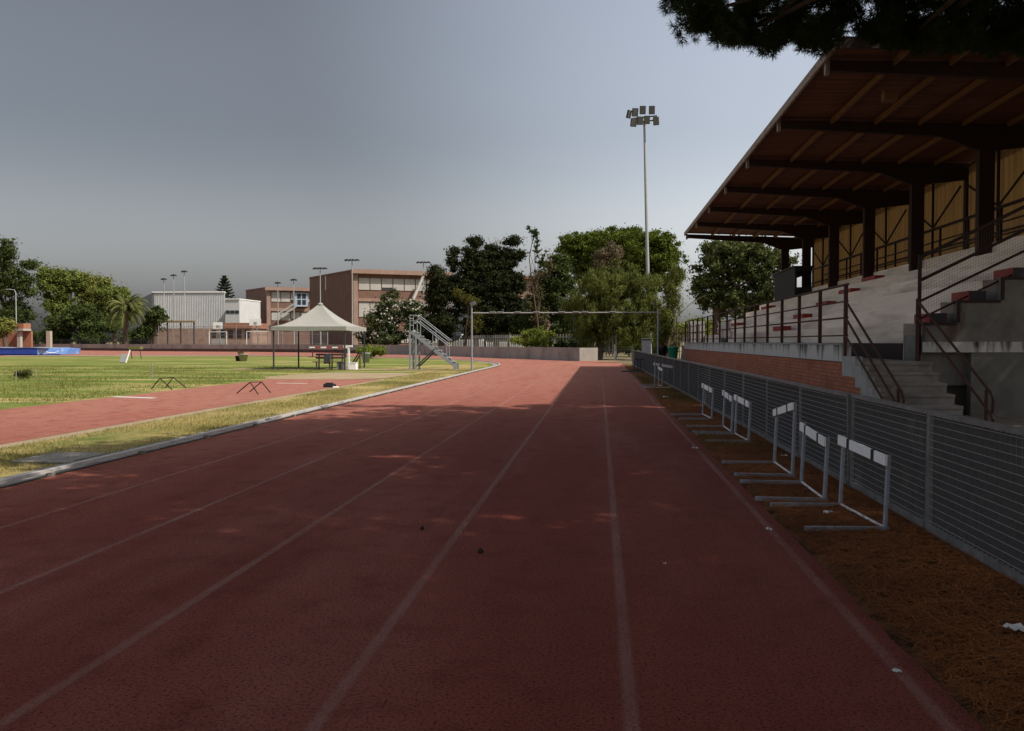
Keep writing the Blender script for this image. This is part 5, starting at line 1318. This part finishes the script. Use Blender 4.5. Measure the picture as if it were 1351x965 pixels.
# ------------------------------------------------------------------ small litter
def cone(label, u, v, r):
    p = gp(u, v); o = MB().lathe((p.x, p.y, 0), [(0, 0), (r*.7, r*.15), (r, r*.6), (r*.85, r*1.1), (r*.5, r*1.5), (0, r*1.7)], 9).build('pine_cone', cone_m)
    tag(o, label, 'pine cone', 'pine cones on the ground')
cone('dark pine cone on the track beside the third lane line', 634, 730, .022)
cone('small pine cone on the track left of the larger one', 557, 699, .018)
cone('round pale cone lying by the foot of the lone hurdle', 941, 551, .045)
cone('dark pine cone in the needles at the lower right', 1065, 652, .03)
def scrap(label, u, v, s, z=.05):
    p = gp(u, v, z); mb = MB(); vs = []
    for i in range(5):
        for j in range(4): vs.append((p.x + s*(i-2)/2 + rng.normal(0, s*.12), p.y + s*.8*(j-1.5)/1.5 + rng.normal(0, s*.12), z + abs(rng.normal(0, s*.35))))
    mb.add(vs, [(i*4+j, i*4+j+1, (i+1)*4+j+1, (i+1)*4+j) for i in range(4) for j in range(3)]); o = mb.build('paper_scrap', paper); tag(o, label, 'litter', 'paper litter'); o.modifiers.new('s', 'SOLIDIFY').thickness = .002
scrap('crumpled white paper on the needles at the right edge', 1339, 831, .045, .05)
scrap('white paper scrap on the needles by the second hurdle base', 1092, 677, .035, .05)
scrap('tiny white scrap on the outer edge of the track', 1014, 699, .022, .02)
scrap('white scrap on the outer lane line near the bottom right', 1183, 886, .016, .012)
scrap('white scrap beside the fence foot below the tilted hurdle', 1034, 602, .035, .06)
scrap('white scrap on the verge beyond the hurdles', 878, 525, .06, .05)
scrap('white scrap on the track edge beside the hurdle pair', 917, 592, .035, .02)
scrap('tiny pale scrap on the middle of the near lane', 877, 744, .01, .008)

# ------------------------------------------------------------------ light
SUN = Vector((.77, -.27, 1.0)).normalized()
sl_ = bpy.data.lights.new('sun', 'SUN'); sl_.energy = 5.0; sl_.angle = R(.55); sl_.color = (1.0, .93, .82)
so = bpy.data.objects.new('sun', sl_); col.objects.link(so); so.location = (30, 0, 40); so.rotation_euler = SUN.to_track_quat('Z', 'Y').to_euler()
w = bpy.data.worlds.new('World'); scene.world = w; w.use_nodes = True; n = w.node_tree; bg = n.nodes['Background']
sky = n.nodes.new('ShaderNodeTexSky'); sky.sky_type = 'NISHITA'; sky.sun_disc = False
sky.sun_elevation = math.asin(SUN.z); sky.sun_rotation = math.atan2(SUN.x, SUN.y)
sky.air_density = 1.0; sky.dust_density = 5.0; sky.ozone_density = 1.5; sky.altitude = 20
hs = n.nodes.new('ShaderNodeHueSaturation'); hs.inputs['Saturation'].default_value = .50; hs.inputs['Value'].default_value = 1.0
n.links.new(sky.outputs[0], hs.inputs['Color'])
# thin bright veil of haze in the part of the sky beside the grandstand
tcw = n.nodes.new('ShaderNodeTexCoord'); dp = n.nodes.new('ShaderNodeVectorMath'); dp.operation = 'DOT_PRODUCT'
nv_ = n.nodes.new('ShaderNodeVectorMath'); nv_.operation = 'NORMALIZE'; n.links.new(tcw.outputs['Generated'], nv_.inputs[0])
n.links.new(nv_.outputs[0], dp.inputs[0]); dp.inputs[1].default_value = Vector((math.sin(R(30))*math.cos(R(24)), math.cos(R(30))*math.cos(R(24)), math.sin(R(24))))
mr = n.nodes.new('ShaderNodeMapRange'); mr.interpolation_type = 'SMOOTHSTEP'; mr.inputs[1].default_value = .66; mr.inputs[2].default_value = 1.0; mr.inputs[3].default_value = 1.0; mr.inputs[4].default_value = 2.5
n.links.new(dp.outputs['Value'], mr.inputs[0])
cl_ = noise(n, nv_.outputs[0], 2.6, 6, .6, (1, 1, 3)); cm = n.nodes.new('ShaderNodeMapRange'); cm.inputs[1].default_value = .3; cm.inputs[2].default_value = .75; cm.inputs[3].default_value = .98; cm.inputs[4].default_value = 1.03; n.links.new(cl_, cm.inputs[0])
mm = n.nodes.new('ShaderNodeMath'); mm.operation = 'MULTIPLY'; n.links.new(mr.outputs[0], mm.inputs[0]); n.links.new(cm.outputs[0], mm.inputs[1])
dp2 = n.nodes.new('ShaderNodeVectorMath'); dp2.operation = 'DOT_PRODUCT'; n.links.new(nv_.outputs[0], dp2.inputs[0]); dp2.inputs[1].default_value = Vector((-.9, -.38, .22)).normalized()  # added unseen bright sky lobe, behind left of camera, filling shaded stand faces
mr2 = n.nodes.new('ShaderNodeMapRange'); mr2.interpolation_type = 'SMOOTHSTEP'; mr2.inputs[1].default_value = .25; mr2.inputs[2].default_value = .95; mr2.inputs[3].default_value = 0.0; mr2.inputs[4].default_value = 1.1
n.links.new(dp2.outputs['Value'], mr2.inputs[0]); ad = n.nodes.new('ShaderNodeMath'); ad.operation = 'ADD'; n.links.new(mm.outputs[0], ad.inputs[0]); n.links.new(mr2.outputs[0], ad.inputs[1]); mm = ad
sm = n.nodes.new('ShaderNodeMath'); sm.operation = 'MULTIPLY'; n.links.new(mm.outputs[0], sm.inputs[0]); sm.inputs[1].default_value = .082
sz = n.nodes.new('ShaderNodeSeparateXYZ'); n.links.new(nv_.outputs[0], sz.inputs[0])
hz_ = n.nodes.new('ShaderNodeMapRange'); hz_.interpolation_type = 'SMOOTHSTEP'; hz_.inputs[1].default_value = .0; hz_.inputs[2].default_value = .24; hz_.inputs[3].default_value = 1.0; hz_.inputs[4].default_value = 0.0
n.links.new(sz.outputs['Z'], hz_.inputs[0])
sat = n.nodes.new('ShaderNodeMath'); sat.operation = 'MULTIPLY_ADD'; n.links.new(hz_.outputs[0], sat.inputs[0]); sat.inputs[1].default_value = -.42; sat.inputs[2].default_value = .50; n.links.new(sat.outputs[0], hs.inputs['Saturation'])
hm = n.nodes.new('ShaderNodeMath'); hm.operation = 'MULTIPLY_ADD'; n.links.new(hz_.outputs[0], hm.inputs[0]); hm.inputs[1].default_value = 1.05; hm.inputs[2].default_value = 1.0
s2_ = n.nodes.new('ShaderNodeMath'); s2_.operation = 'MULTIPLY'; n.links.new(hm.outputs[0], s2_.inputs[0]); n.links.new(sm.outputs[0], s2_.inputs[1])
n.links.new(hs.outputs[0], bg.inputs[0]); n.links.new(s2_.outputs[0], bg.inputs[1])
vs_ = scene.view_settings; scene.display_settings.display_device = 'sRGB'
vs_.view_transform = 'Standard'; vs_.look = 'None'; vs_.gamma = 1; vs_.exposure = 0.0; vs_.use_curve_mapping = False
scene.cycles.max_bounces = 6; scene.cycles.transparent_max_bounces = 8
